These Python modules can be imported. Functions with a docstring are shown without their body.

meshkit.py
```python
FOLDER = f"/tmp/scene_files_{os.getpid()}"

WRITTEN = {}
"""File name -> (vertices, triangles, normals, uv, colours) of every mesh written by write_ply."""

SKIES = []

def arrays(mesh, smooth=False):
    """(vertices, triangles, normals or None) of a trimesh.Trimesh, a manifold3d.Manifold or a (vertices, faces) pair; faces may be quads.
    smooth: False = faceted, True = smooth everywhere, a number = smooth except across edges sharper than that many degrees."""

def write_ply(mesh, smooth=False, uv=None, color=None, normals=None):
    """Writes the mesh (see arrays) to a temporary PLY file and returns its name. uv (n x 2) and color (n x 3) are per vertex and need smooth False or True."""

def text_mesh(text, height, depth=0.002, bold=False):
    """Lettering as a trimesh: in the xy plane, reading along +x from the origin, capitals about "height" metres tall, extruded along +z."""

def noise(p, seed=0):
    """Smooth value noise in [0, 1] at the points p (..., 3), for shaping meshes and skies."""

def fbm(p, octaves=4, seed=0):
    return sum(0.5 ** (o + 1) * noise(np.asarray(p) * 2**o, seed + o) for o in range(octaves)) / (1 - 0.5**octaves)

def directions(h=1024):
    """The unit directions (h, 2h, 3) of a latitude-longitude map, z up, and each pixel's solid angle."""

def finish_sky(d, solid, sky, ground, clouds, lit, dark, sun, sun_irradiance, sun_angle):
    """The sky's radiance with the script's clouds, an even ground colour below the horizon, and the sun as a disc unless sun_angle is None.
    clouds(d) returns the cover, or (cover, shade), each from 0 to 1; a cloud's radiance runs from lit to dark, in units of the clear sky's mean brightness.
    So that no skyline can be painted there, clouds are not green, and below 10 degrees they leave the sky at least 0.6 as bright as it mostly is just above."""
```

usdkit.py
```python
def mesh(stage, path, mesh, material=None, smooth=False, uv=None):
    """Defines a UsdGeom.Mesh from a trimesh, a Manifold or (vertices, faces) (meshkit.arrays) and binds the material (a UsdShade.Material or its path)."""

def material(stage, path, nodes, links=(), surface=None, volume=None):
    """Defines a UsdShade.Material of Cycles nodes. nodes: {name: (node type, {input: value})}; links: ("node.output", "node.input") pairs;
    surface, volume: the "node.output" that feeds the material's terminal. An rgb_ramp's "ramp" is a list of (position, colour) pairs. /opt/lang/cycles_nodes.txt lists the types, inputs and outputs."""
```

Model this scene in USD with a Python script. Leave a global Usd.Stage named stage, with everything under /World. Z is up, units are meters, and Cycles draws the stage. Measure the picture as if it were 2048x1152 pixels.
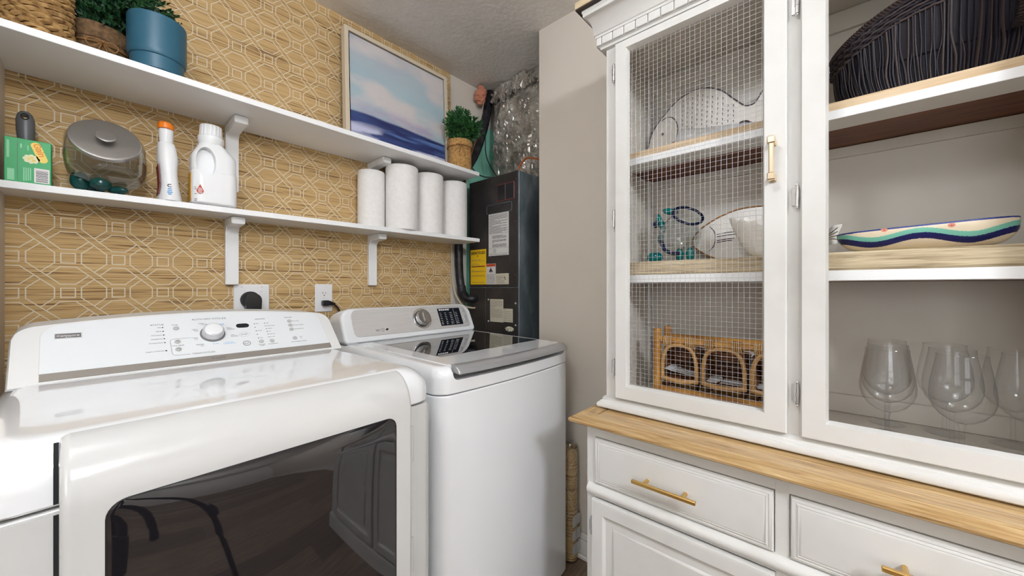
import math, random
import numpy as np, trimesh, manifold3d as m3
from shapely.geometry import Polygon, LineString, Point
from shapely import affinity, union_all
import meshkit, usdkit
from pxr import Usd, UsdGeom, UsdLux, UsdShade, Sdf, Gf, Vt

# ------------------------------------------------------------------ camera, light, exposure
stage = Usd.Stage.CreateInMemory()
UsdGeom.SetStageUpAxis(stage, 'Z'); UsdGeom.SetStageMetersPerUnit(stage, 1.0)
UsdGeom.Xform.Define(stage, '/World'); UsdGeom.Scope.Define(stage, '/World/Looks')
FPX, YAW, CAMZ, EXPOSURE = 748.5, 41.9, 1.18, 1.0
cam = UsdGeom.Camera.Define(stage, '/World/Camera')
cam.CreateHorizontalApertureAttr(36.0); cam.CreateVerticalApertureAttr(36.0 * 1152 / 2048)
cam.CreateFocalLengthAttr(36.0 * FPX / 2048)
cam.CreateClippingRangeAttr(Gf.Vec2f(0.02, 100.0)); cam.CreateExposureAttr(EXPOSURE)
_m = Gf.Matrix4d(1.0)
_a = math.radians(YAW)
_f, _r = (math.cos(_a), math.sin(_a), 0.0), (math.sin(_a), -math.cos(_a), 0.0)
_m.SetRow(0, Gf.Vec4d(*_r, 0)); _m.SetRow(1, Gf.Vec4d(0, 0, 1, 0)); _m.SetRow(2, Gf.Vec4d(-_f[0], -_f[1], 0, 0)); _m.SetRow(3, Gf.Vec4d(0, 0, CAMZ, 1))
UsdGeom.Xformable(cam).AddTransformOp().Set(_m)
LAMP_MAIN, LAMP_REAR, SKY = 10.5, 47.0, .8      # radiance of the two ceiling lamps' globes and of the daylight outside the window
LAMP_TINT = (.90, 0.955, 1.03)
_sky = UsdLux.DomeLight.Define(stage, '/World/Daylight'); _sky.CreateIntensityAttr(SKY); _sky.CreateColorAttr(Gf.Vec3f(.93, .97, 1.0))
CEIL = 2.423

# ------------------------------------------------------------------ helpers
RNG = np.random.default_rng(7)
PI = math.pi
def S(h):
    h = h.lstrip('#'); v = np.array([int(h[i:i + 2], 16) for i in (0, 2, 4)]) / 255.0
    return tuple(np.where(v < 0.04045, v / 12.92, ((v + 0.055) / 1.055) ** 2.4))
MATS = {}
def pm(name, col, rough=.5, metal=0., **kw):
    if isinstance(col, str): col = S(col)
    p = {'base_color': col, 'roughness': rough, 'metallic': metal, **kw}
    MATS[name] = usdkit.material(stage, '/World/Looks/' + name, {'p': ('principled_bsdf', p)}, surface='p.BSDF')
def nm(name, cols, scale=(1, 1, 1), nscale=10., detail=3., rough=.5, metal=0., lo=.3, hi=.7, bump=0., bscale=None, bdist=.002, obj=False, rot=(0, 0, 0), rrange=None, dist=0., **kw):
    """noise-mottled principled: cols = list of hex colours spread over the noise; bump from a second noise"""
    src = ('texture_coordinate', {}) if obj else ('geometry', {})
    out = 'g.object' if obj else 'g.position'
    stops = [(lo + (hi - lo) * i / (len(cols) - 1), S(c) if isinstance(c, str) else c) for i, c in enumerate(cols)]
    nodes = {'g': src, 'mp': ('mapping', {'scale': scale, 'rotation': rot}), 'n': ('noise_texture', {'scale': nscale, 'detail': detail, 'roughness': .6, 'distortion': dist}),
             'r': ('rgb_ramp', {'ramp': stops}), 'p': ('principled_bsdf', {'roughness': rough, 'metallic': metal, **kw})}
    links = [(out, 'mp.vector'), ('mp.vector', 'n.vector'), ('n.fac', 'r.fac'), ('r.color', 'p.base_color')]
    if rrange:
        nodes['mr'] = ('map_range', {'from_min': .3, 'from_max': .7, 'to_min': rrange[0], 'to_max': rrange[1]}); links += [('n.fac', 'mr.value'), ('mr.result', 'p.roughness')]
    if bump:
        nodes['n2'] = ('noise_texture', {'scale': bscale or nscale, 'detail': 4.}); nodes['b'] = ('bump', {'strength': bump, 'distance': bdist})
        links += [('mp.vector', 'n2.vector'), ('n2.fac', 'b.height'), ('b.normal', 'p.normal')]
    MATS[name] = usdkit.material(stage, '/World/Looks/' + name, nodes, links, surface='p.BSDF')
def em(name, col, strength):
    MATS[name] = usdkit.material(stage, '/World/Looks/' + name, {'e': ('emission', {'color': col, 'strength': strength})}, surface='e.emission')
def thin_glass(name, col=(1, 1, 1), edge=.75, rough=0.0, base=.045, power=4., shell=True):
    MATS[name] = usdkit.material(stage, '/World/Looks/' + name, {'f': ('layer_weight', {'blend': .5}), 'pw': ('math', {'math_type': 'power', 'value2': power}), 'ma': ('math', {'math_type': 'multiply_add', 'value2': edge, 'value3': base}),
        't': ('refraction_bsdf', {'color': col, 'IOR': 1.0, 'roughness': 0.0}) if shell else ('transparent_bsdf', {'color': col}), 'g': ('glossy_bsdf', {'roughness': rough}), 'm': ('mix_closure', {})},
        [('f.facing', 'pw.value1'), ('pw.value', 'ma.value1'), ('ma.value', 'm.fac'), ('t.BSDF', 'm.closure1'), ('g.BSDF', 'm.closure2')], surface='m.closure')
def vc(name, rough=.5, prim='paint', bump=0., bscale=60., **kw):
    nodes = {'a': ('attribute', {'attribute': prim}), 'p': ('principled_bsdf', {'roughness': rough, **kw})}
    links = [('a.color', 'p.base_color')]
    if bump:
        nodes |= {'g': ('geometry', {}), 'n': ('noise_texture', {'scale': bscale}), 'b': ('bump', {'strength': bump, 'distance': .002})}
        links += [('g.position', 'n.vector'), ('n.fac', 'b.height'), ('b.normal', 'p.normal')]
    MATS[name] = usdkit.material(stage, '/World/Looks/' + name, nodes, links, surface='p.BSDF')

def T(m):
    if isinstance(m, trimesh.Trimesh): return m
    if hasattr(m, 'to_mesh'):
        k = m.to_mesh(); return trimesh.Trimesh(np.array(k.vert_properties[:, :3]), np.array(k.tri_verts), process=False)
    v, f, _ = meshkit.arrays(m); return trimesh.Trimesh(v, f, process=False)
def cat(*ms):
    L = []
    for m in ms: L += [T(x) for x in m] if isinstance(m, (list, tuple)) and not (len(m) == 2 and isinstance(m[0], np.ndarray)) else [T(m)]
    return trimesh.util.concatenate(L)
def hull(pts): return T(m3.Manifold.hull_points(np.asarray(pts, float)))
def cbox(x0, x1, y0, y1, z0, z1, b=.002):
    x0, x1 = min(x0, x1), max(x0, x1); y0, y1 = min(y0, y1), max(y0, y1); z0, z1 = min(z0, z1), max(z0, z1)
    b = min(b, .45 * min(x1 - x0, y1 - y0, z1 - z0)); P = []
    for dx, dy, dz in ((b, b, 0), (b, 0, b), (0, b, b)):
        P += [(x, y, z) for x in (x0 + dx, x1 - dx) for y in (y0 + dy, y1 - dy) for z in (z0 + dz, z1 - dz)]
    return hull(P)
def box(x0, x1, y0, y1, z0, z1):
    m = trimesh.creation.box([abs(x1 - x0), abs(y1 - y0), abs(z1 - z0)]); m.apply_translation([(x0 + x1) / 2, (y0 + y1) / 2, (z0 + z1) / 2]); return m
def rbox(x0, x1, y0, y1, z0, z1, r, n=5):
    rx, ry, rz = (r, r, r) if np.ndim(r) == 0 else r
    th = np.linspace(0, PI / 2, n + 1); P = []
    for a in th:
        for b in th:
            d = np.array([math.cos(a) * math.cos(b) * rx, math.cos(a) * math.sin(b) * ry, math.sin(a) * rz])
            for sx in (0, 1):
                for sy in (0, 1):
                    for sz in (0, 1):
                        P.append(((x1 - rx + d[0]) if sx else (x0 + rx - d[0]), (y1 - ry + d[1]) if sy else (y0 + ry - d[1]), (z1 - rz + d[2]) if sz else (z0 + rz - d[2])))
    return hull(P)
def rrect(u0, u1, v0, v1, r, n=6):
    rs = [r] * 4 if np.ndim(r) == 0 else r       # corners: (u0,v0),(u1,v0),(u1,v1),(u0,v1)
    P = []
    for (cu, cv, a0), q in zip(((u0, v0, PI), (u1, v0, 1.5 * PI), (u1, v1, 0), (u0, v1, .5 * PI)), rs):
        su, sv = (1 if cu == u0 else -1), (1 if cv == v0 else -1)
        for k in range(n + 1):
            a = a0 + k / n * PI / 2; P.append((cu + su * q + q * math.cos(a), cv + sv * q + q * math.sin(a)))
    return P
def frame3(o, u, v, n=None):
    u, v = np.asarray(u, float), np.asarray(v, float); u /= np.linalg.norm(u); v /= np.linalg.norm(v)
    M = np.eye(4); M[:3, 0], M[:3, 1], M[:3, 2], M[:3, 3] = u, v, (np.cross(u, v) if n is None else n), o
    return M
def ext(poly, h, M=None):
    """extrude a shapely polygon / point list by h along w, then place by the 4x4 frame M"""
    if not hasattr(poly, 'geom_type'): poly = Polygon(poly)
    if not poly.is_valid: poly = poly.buffer(0)
    gs = getattr(poly, 'geoms', [poly])
    m = trimesh.util.concatenate([trimesh.creation.extrude_polygon(g, h, engine='earcut') for g in gs if g.area > 0])
    if M is not None:
        m.apply_transform(M)
        if np.linalg.det(M[:3, :3]) < 0: m.invert()
    return m
def extX(poly, x0, x1): return ext(poly, x1 - x0, frame3((x0, 0, 0), (0, 1, 0), (0, 0, 1)))                  # poly in (y,z)
def extY(poly, y0, y1): return ext(poly, y1 - y0, frame3((0, y1, 0), (1, 0, 0), (0, 0, 1)))                  # poly in (x,z)
def extZ(poly, z0, z1): return ext(poly, z1 - z0, frame3((0, 0, z0), (1, 0, 0), (0, 1, 0)))
def lathe(prof, n=32, c=(0, 0, 0), M=None, sx=1., sy=1.):
    prof = np.asarray(prof, float); a = np.arange(n) * 2 * PI / n; V, F = [], []
    for r, z in prof: V += [(r * math.cos(t) * sx, r * math.sin(t) * sy, z) for t in a]
    for i in range(len(prof) - 1):
        for j in range(n):
            k = (j + 1) % n; q = (i * n + j, i * n + k, (i + 1) * n + k, (i + 1) * n + j); F += [(q[0], q[1], q[2]), (q[0], q[2], q[3])]
    m = trimesh.Trimesh(np.array(V), np.array(F), process=False)
    tri = m.triangles; keep = np.linalg.norm(np.cross(tri[:, 1] - tri[:, 0], tri[:, 2] - tri[:, 0]), axis=1) > 1e-12
    m.update_faces(keep); m.merge_vertices()
    m.apply_translation(c)
    if M is not None: m.apply_transform(M)
    return m
def smooth_path(P, n=8):
    P = np.asarray(P, float)
    if len(P) < 3: return P
    Q = np.vstack([2 * P[0] - P[1], P, 2 * P[-1] - P[-2]]); out = []
    for i in range(1, len(Q) - 2):
        for t in np.linspace(0, 1, n, endpoint=False):
            a, b, c, d = Q[i - 1], Q[i], Q[i + 1], Q[i + 2]
            out.append(.5 * ((2 * b) + (c - a) * t + (2 * a - 5 * b + 4 * c - d) * t * t + (3 * b - a - 3 * c + d) * t ** 3))
    return np.vstack(out + [P[-1]])
def tube(P, r, sides=8, n=0, closed=False):
    P = smooth_path(P, n) if n else np.asarray(P, float)
    r = np.broadcast_to(np.interp(np.linspace(0, 1, len(P)), np.linspace(0, 1, np.size(r)), np.atleast_1d(r)), (len(P),))
    t = (np.roll(P, -1, 0) - np.roll(P, 1, 0)) if closed else np.gradient(P, axis=0)
    t /= np.linalg.norm(t, axis=1, keepdims=True) + 1e-12
    a = np.cross(t[0], [0, 0, 1.] if abs(t[0][2]) < .9 else [1., 0, 0]); A = []
    for k in range(len(P)):
        a = a - t[k] * (a @ t[k]); a /= np.linalg.norm(a) + 1e-12; A.append(a)
    A = np.array(A); B = np.cross(t, A); ang = np.arange(sides) * 2 * PI / sides
    v = (P[:, None] + r[:, None, None] * (np.cos(ang)[None, :, None] * A[:, None] + np.sin(ang)[None, :, None] * B[:, None])).reshape(-1, 3)
    F = []; N = len(P)
    for i in range(N if closed else N - 1):
        for j in range(sides):
            k = (j + 1) % sides; i2 = (i + 1) % N; q = (i * sides + j, i * sides + k, i2 * sides + k, i2 * sides + j); F += [(q[0], q[1], q[2]), (q[0], q[2], q[3])]
    if not closed:
        for j in range(1, sides - 1): F += [(0, j + 1, j), ((N - 1) * sides, (N - 1) * sides + j, (N - 1) * sides + j + 1)]
    return trimesh.Trimesh(v, np.array(F), process=False)
def loft(rings, caps=True, closed=False):
    """rings: list of equal-length closed loops of 3-D points"""
    R = [np.asarray(r, float) for r in rings]; n = len(R[0]); V = np.vstack(R); F = []
    K = len(R)
    for i in range(K if closed else K - 1):
        i2 = (i + 1) % K
        for j in range(n):
            k = (j + 1) % n; q = (i * n + j, i * n + k, i2 * n + k, i2 * n + j); F += [(q[0], q[1], q[2]), (q[0], q[2], q[3])]
    if caps and not closed:
        for base, rev in ((0, True), ((K - 1) * n, False)):
            c = len(V); V = np.vstack([V, V[base:base + n].mean(0)])
            for j in range(n):
                k = (j + 1) % n; F.append((c, base + k, base + j) if rev else (c, base + j, base + k))
    m = trimesh.Trimesh(V, np.array(F), process=False)
    if m.is_watertight and m.volume < 0: m.invert()
    elif not m.is_watertight:
        pass
    return m
def ring(u0, u1, v0, v1, w, axis='x'):
    """rectangle loop at depth w: axis x -> (w,u,v)"""
    L = [(u0, v0), (u1, v0), (u1, v1), (u0, v1)]
    return [(w, a, b) for a, b in L] if axis == 'x' else [(a, w, b) for a, b in L] if axis == 'y' else [(a, b, w) for a, b in L]
def fix(m):
    m = T(m)
    if m.volume < 0: m.invert()
    return m
def sph(c, r, n=2): m = trimesh.creation.icosphere(n, 1.0); m.apply_scale(r if np.ndim(r) else [r] * 3); m.apply_translation(c); return m
def cyl(p0, p1, r, n=16): return tube([p0, p1], r, n)
def txt(s, h, o, u, v, depth=.0004, bold=False, center=False, stretch=1.):
    m = meshkit.text_mesh(s, h, depth, bold)
    if center: m.apply_translation([-(m.bounds[0][0] + m.bounds[1][0]) / 2, 0, 0])
    m.apply_scale([stretch, 1, 1]); m.apply_transform(frame3(o, u, v)); return m
def moved(m, d): m = T(m).copy(); m.apply_translation(d); return m

def man(m): m = fix(m); return m3.Manifold(m3.Mesh(np.asarray(m.vertices, np.float32), np.asarray(m.faces, np.uint32)))
NAMES = {}
def uniq(path):
    k = NAMES.get(path, 0); NAMES[path] = k + 1
    return path if k == 0 else f'{path}_{k:03d}'
LOC = {}
def thing(name, label, category, loc=(0, 0, 0), rotz=0., group=None, kind=None):
    p = uniq('/World/' + name); x = UsdGeom.Xform.Define(stage, p)
    x.AddTranslateOp().Set(Gf.Vec3d(*map(float, loc)))
    if rotz: x.AddRotateZOp().Set(float(rotz))
    pr = x.GetPrim(); pr.SetCustomDataByKey('label', label)
    if category: pr.SetCustomDataByKey('category', category)
    if group: pr.SetCustomDataByKey('group', group)
    if kind: pr.SetCustomDataByKey('kind', kind)
    LOC[p] = (np.array(loc, float), rotz); return p
def part(parent, name, mesh, mat, label=None, smooth=30, kind=None, local=None, paint=None):
    """one Mesh under a thing (or under a part). mesh is in world coordinates unless the thing is rotated or local is set"""
    root = '/'.join(parent.split('/')[:3]); loc, rz = LOC[root]
    p = uniq(parent + '/' + name); m = T(mesh).copy()
    if local is None: local = bool(rz)
    if not local and parent.count('/') >= 2: m.apply_translation(-loc)
    if paint is not None:
        g = usdkit.mesh(stage, p, m, MATS[mat], smooth=True)
        UsdGeom.PrimvarsAPI(g).CreatePrimvar('paint', Sdf.ValueTypeNames.Color3fArray, 'vertex').Set(Vt.Vec3fArray.FromNumpy(np.asarray(paint, np.float32)))
    else: g = usdkit.mesh(stage, p, m, MATS[mat], smooth=smooth)
    if label: g.GetPrim().SetCustomDataByKey('label', label)
    if kind: g.GetPrim().SetCustomDataByKey('kind', kind)
    return p
def single(name, mesh, mat, label, category, group=None, kind=None, smooth=30, origin=None, paint=None):
    """a top-level thing that is one mesh, with its origin at its base"""
    m = T(mesh).copy(); b = m.bounds
    o = np.array([(b[0][0] + b[1][0]) / 2, (b[0][1] + b[1][1]) / 2, b[0][2]]) if origin is None else np.array(origin, float)
    m.apply_translation(-o); p = uniq('/World/' + name)
    g = usdkit.mesh(stage, p, m, MATS[mat], smooth=True if paint is not None else smooth); UsdGeom.Xformable(g).AddTranslateOp().Set(Gf.Vec3d(*map(float, o)))
    if paint is not None: UsdGeom.PrimvarsAPI(g).CreatePrimvar('paint', Sdf.ValueTypeNames.Color3fArray, 'vertex').Set(Vt.Vec3fArray.FromNumpy(np.asarray(paint, np.float32)))
    pr = g.GetPrim(); pr.SetCustomDataByKey('label', label)
    if category: pr.SetCustomDataByKey('category', category)
    if group: pr.SetCustomDataByKey('group', group)
    if kind: pr.SetCustomDataByKey('kind', kind)
    return p
def struct(name, mesh, mat, label, smooth=False): return single(name, mesh, mat, label, None, kind='structure', smooth=smooth)
def sgroup(name, label): return thing(name, label, None, kind='structure')
def dup(src, loc, rotz, label, group=None):
    sp = stage.GetPrimAtPath(src); cd = sp.GetCustomData()
    x = UsdGeom.Xform.Define(stage, uniq('/World/' + src.split('/')[-1]))
    pr = x.GetPrim(); pr.GetReferences().AddInternalReference(src); pr.SetInstanceable(True)
    xf = UsdGeom.Xformable(x); xf.ClearXformOpOrder()
    x.GetPrim().CreateAttribute('xformOp:translate', Sdf.ValueTypeNames.Double3).Set(Gf.Vec3d(*map(float, loc)))
    x.GetPrim().CreateAttribute('xformOp:rotateZ', Sdf.ValueTypeNames.Float).Set(float(rotz))
    x.CreateXformOpOrderAttr(['xformOp:translate', 'xformOp:rotateZ'])
    pr.SetCustomDataByKey('label', label); pr.SetCustomDataByKey('category', cd['category'])
    if group or cd.get('group'): pr.SetCustomDataByKey('group', group or cd['group'])
    return str(x.GetPath())
def mold(path, prof, outward, closed_path=False):
    """sweep a closed profile [(d, z)] along a polyline path [(x, y)] with mitres; outward = +1/-1 picks the side d points to"""
    P = np.asarray(path, float); N = len(P); rings = []
    for i in range(N):
        def nrm(a, b):
            t = (P[b] - P[a]) / np.linalg.norm(P[b] - P[a]); return outward * np.array([t[1], -t[0]])
        if i == 0: n = nrm(0, 1)
        elif i == N - 1: n = nrm(N - 2, N - 1)
        else:
            a, b = nrm(i - 1, i), nrm(i, i + 1); n = (a + b) / (1 + a @ b)
        rings.append([(P[i][0] + n[0] * d, P[i][1] + n[1] * d, z) for d, z in prof])
    return fix(loft(rings))

# ------------------------------------------------------------------ materials
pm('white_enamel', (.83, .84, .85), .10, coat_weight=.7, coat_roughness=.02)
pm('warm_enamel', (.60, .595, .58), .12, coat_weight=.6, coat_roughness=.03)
pm('console_plastic', (.74, .735, .72), .32)
pm('panel_print', (.76, .78, .79), .28)
pm('shelf_white', (.86, .855, .85), .38)
pm('plastic_white', (.84, .84, .84), .35)
nm('hutch_paint', ['#cfccc6', '#d9d7d2', '#dfddd9'], nscale=3.5, detail=4, rough=.42, lo=.25, hi=.6, bump=.12, bscale=90, bdist=.001)
nm('hutch_inside', ['#cfc8bd', '#d8d2c8'], nscale=4, rough=.5)
nm('wall_paint', ['#d6ccbf', '#dad1c5'], nscale=2.2, rough=.75, bump=.1, bscale=220, bdist=.001)
nm('ceiling_paint', ['#e2dcd5', '#e9e4de'], nscale=9, rough=.85, bump=.55, bscale=48, bdist=.006, dist=1.2)
pm('wall_white', '#efece6', .7)
pm('trim_white', '#e3dfd9', .4)
pm('black_plastic', (.012, .012, .014), .35)
pm('black_rubber', (.014, .014, .015), .55)
pm('dark_gap', (.01, .01, .01), .9)
pm('chrome', (.78, .78, .79), .12, 1.)
pm('zinc', (.62, .63, .65), .42, .8)
pm('steel', (.55, .54, .53), .33, 1., anisotropic=.6)
nm('silver_panel', ['#d4d0cc', '#dcd9d6'], scale=(1, 60, 60), nscale=5, rough=.36, metal=.3, obj=True)
pm('silver_plastic', (.60, .60, .61), .32, .35)
pm('handle_silver', (.46, .46, .47), .3, .55)
pm('button_pale', '#b9b8b5', .3)
pm('brass', (.72, .47, .16), .27, 1.)
pm('champagne', (.74, .60, .42), .34, 1.)
pm('lid_glass', (.006, .007, .008), .03, coat_weight=1.0, coat_roughness=.01, specular_ior_level=.9)
pm('door_glass', (.010, .009, .011), .03, coat_weight=.6, coat_roughness=.02, specular_ior_level=.6)
pm('display_dark', (.012, .014, .02), .15)
pm('ink_grey', (.16, .15, .15), .6)
pm('ink_black', (.02, .02, .02), .6)
pm('ink_blue', (.16, .42, .75), .6)
pm('ink_pale', (.60, .59, .58), .6)
pm('ink_white', (.75, .76, .77), .6)
pm('trim_taupe', '#968f87', .35, .2)
nm('oak', ['#8c6a44', '#b6925f', '#c9a877', '#d4b788'], scale=(38, 2.2, 38), nscale=3.2, detail=4, rough=.32, lo=.28, hi=.7, dist=.6, coat_weight=.3, coat_roughness=.2)
nm('pine_weathered', ['#7d6a50', '#a89678', '#c7b594', '#d6c7a8'], scale=(50, 2.4, 50), nscale=2.6, detail=4, rough=.7, lo=.25, hi=.68, dist=.9)
nm('pine_pale', ['#b79a74', '#d0b590', '#d9c3a4'], scale=(50, 2.4, 50), nscale=2.2, detail=3, rough=.65, lo=.25, hi=.7, dist=.5)
nm('walnut', ['#4a2510', '#6b3716', '#8a4c22'], scale=(30, 1.8, 30), nscale=3, detail=4, rough=.45, lo=.3, hi=.7, dist=.8)
pm('dark_brown', '#3d2f29', .5)
nm('blond_wood', ['#cdb893', '#dcc9a6'], scale=(20, 4, 20), nscale=3, rough=.6)
nm('plank_floor', ['#5a4a3e', '#76624f', '#8f7a64'], scale=(1.6, 22, 10), nscale=3.2, detail=5, rough=.38, lo=.25, hi=.72, dist=.8)
nm('plank_floor_dark', ['#4c3e35', '#665445', '#7d6957'], scale=(1.5, 24, 10), nscale=3.0, detail=5, rough=.38, lo=.25, hi=.72, dist=.9)
nm('plank_floor_pale', ['#665447', '#85705b', '#9d8870'], scale=(1.7, 20, 10), nscale=3.4, detail=5, rough=.38, lo=.25, hi=.72, dist=.7)
pm('pattern_cream', '#dbd0b8', .7)
nm('burlap', ['#8a6538', '#b5894f', '#c79d62'], scale=(1, 1, 1), nscale=90, rough=.9, bump=.7, bscale=330, bdist=.002, obj=True)
nm('burlap_dark', ['#4f3a24', '#6f5436', '#876848'], nscale=90, rough=.9, bump=.7, bscale=330, bdist=.002, obj=True)
pm('twine', '#94693a', .9)
pm('pot_blue', '#2f6076', .42)
nm('leaf_green', ['#173a1c', '#27592a', '#3c7437'], nscale=40, rough=.5, obj=True)
nm('leaf_dark', ['#12301c', '#1f4a2a', '#2e5f31'], nscale=40, rough=.5, obj=True)
nm('seagrass', ['#7c5a33', '#a5804d', '#c19c66'], nscale=60, rough=.85, obj=True)
nm('paper_towel', ['#e6e2de', '#eeeae6'], nscale=60, rough=.95, bump=.6, bscale=75, bdist=.003, obj=True)
pm('box_green', '#27a35a', .45)
pm('print_pale_green', '#8fd3a4', .6)
pm('print_orange', '#e8851a', .5)
pm('print_yellow', '#f4d35e', .5)
pm('print_cream', '#e9e6b9', .5)
pm('print_white', '#e8e4e2', .55)
pm('cap_orange', '#f07f12', .35)
pm('label_yellow', '#e9b81e', .5)
pm('label_gold', '#d9a437', .5)
pm('label_red', '#c2482a', .5)
pm('label_maroon', '#7a3430', .5)
pm('paper_white', '#cfccc8', .6)
pm('paper_old', '#c4bda9', .65)
pm('energy_yellow', '#e6bb12', .55)
nm('handler_metal', ['#2b2928', '#363332', '#423e3c'], nscale=7, detail=5, rough=.5, metal=.2, lo=.3, hi=.7)
nm('handler_side', ['#454d51', '#69747a', '#9ea9ae'], scale=(1, 1, .35), nscale=6, detail=5, rough=.42, metal=.2, lo=.35, hi=.75)
nm('foil', ['#8d877f', '#bdb7ae', '#e0dbd4'], nscale=9, detail=5, rough=.24, metal=.6, lo=.3, hi=.7, bump=.35, bscale=60, bdist=.004)
nm('foil_black', ['#141316', '#26252a', '#3b3a40'], nscale=30, rough=.35, metal=.25, bump=.6, bscale=60, bdist=.004)
pm('copper_orange', '#a85a2c', .5)
pm('green_board', '#8fd6be', .8)
pm('insulation', '#c98468', 1.0)
pm('cable_white', '#b9ad97', .55)
pm('frame_wood', '#d3c4ad', .55)
pm('frame_black', (.02, .02, .022), .7)
vc('canvas', .6, bump=.2, bscale=160)
vc('boat_glaze', .16)
pm('wicker_dark', (.011, .008, .014), .6, specular_ior_level=.3)
pm('wicker_brown', (.042, .028, .026), .6, specular_ior_level=.3)
nm('bamboo', ['#8a5a22', '#b07a34', '#c79648'], nscale=12, detail=3, rough=.42, obj=True)
nm('cane_dark', ['#3a1c0a', '#5e3313', '#7d4a1e'], nscale=40, rough=.55, obj=True)
pm('cane_wrap', '#b58a52', .55)
thin_glass('clear_glass', (1, 1, 1), .85, 0., .04, 3.)
thin_glass('pane_glass', (1, 1, 1), .8, 0., .03, 4., shell=False)
thin_glass('bowl_glass', (.86, .89, .89), .85, 0., .12, 2.)
thin_glass('jar_glass', (.88, .905, .89), .85, 0., .08, 1.8)
thin_glass('clear_plastic', (.93, .94, .95), .7, .08, .08)
MATS['bag_plastic'] = usdkit.material(stage, '/World/Looks/bag_plastic', {'t': ('transparent_bsdf', {'color': (.9, .9, .9)}), 'd': ('principled_bsdf', {'base_color': (.78, .77, .77), 'roughness': .22}), 'm': ('mix_closure', {'fac': .5})}, [('t.BSDF', 'm.closure1'), ('d.BSDF', 'm.closure2')], surface='m.closure')
pm('teal_glass', (.0, .22, .22), .08, transmission_weight=.35, ior=1.5)
pm('navy_glass', (.008, .014, .05), .1)
pm('ceramic_white', '#dbd5cc', .25)
pm('ceramic_shade', '#e2dcd2', .3)
pm('ceramic_line', '#4f4048', .4)
pm('pod_green', (.004, .06, .055), .2)
pm('handle_grey', '#5a5a5c', .4)
pm('tripod_black', (.01, .01, .012), .4)
em('lamp_main', LAMP_TINT, LAMP_MAIN); em('lamp_rear', LAMP_TINT, LAMP_REAR)

# grasscloth: horizontal fibres, darker threads
MATS['grasscloth'] = usdkit.material(stage, '/World/Looks/grasscloth', {
    'g': ('geometry', {}), 'm1': ('mapping', {'scale': (3.2, 3.2, 420)}), 'n1': ('noise_texture', {'scale': 1., 'detail': 3., 'roughness': .65}),
    'm2': ('mapping', {'scale': (6, 6, 260), 'location': (3.1, 0, 7.7)}), 'n2': ('noise_texture', {'scale': 1., 'detail': 2., 'roughness': .5}),
    'r1': ('rgb_ramp', {'ramp': [(.25, S('#9f7f52')), (.42, S('#be9c67')), (.6, S('#cdac79')), (.8, S('#d9bd8e'))]}),
    'r2': ('rgb_ramp', {'ramp': [(.315, (1, 1, 1)), (.375, (.5, .5, .5)), (.44, (0, 0, 0)), (1, (0, 0, 0))]}),
    'mx': ('mix_color', {'b': S('#755430')}), 'rg': ('rgb_to_bw', {}), 'b': ('bump', {'strength': .4, 'distance': .0015}),
    'p': ('principled_bsdf', {'roughness': .8})},
    [('g.position', 'm1.vector'), ('m1.vector', 'n1.vector'), ('g.position', 'm2.vector'), ('m2.vector', 'n2.vector'), ('n1.fac', 'r1.fac'), ('n2.fac', 'r2.fac'), ('r2.color', 'rg.color'),
     ('rg.val', 'mx.fac'), ('r1.color', 'mx.a'), ('mx.result', 'p.base_color'), ('n1.fac', 'b.height'), ('b.normal', 'p.normal')], surface='p.BSDF')

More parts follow.
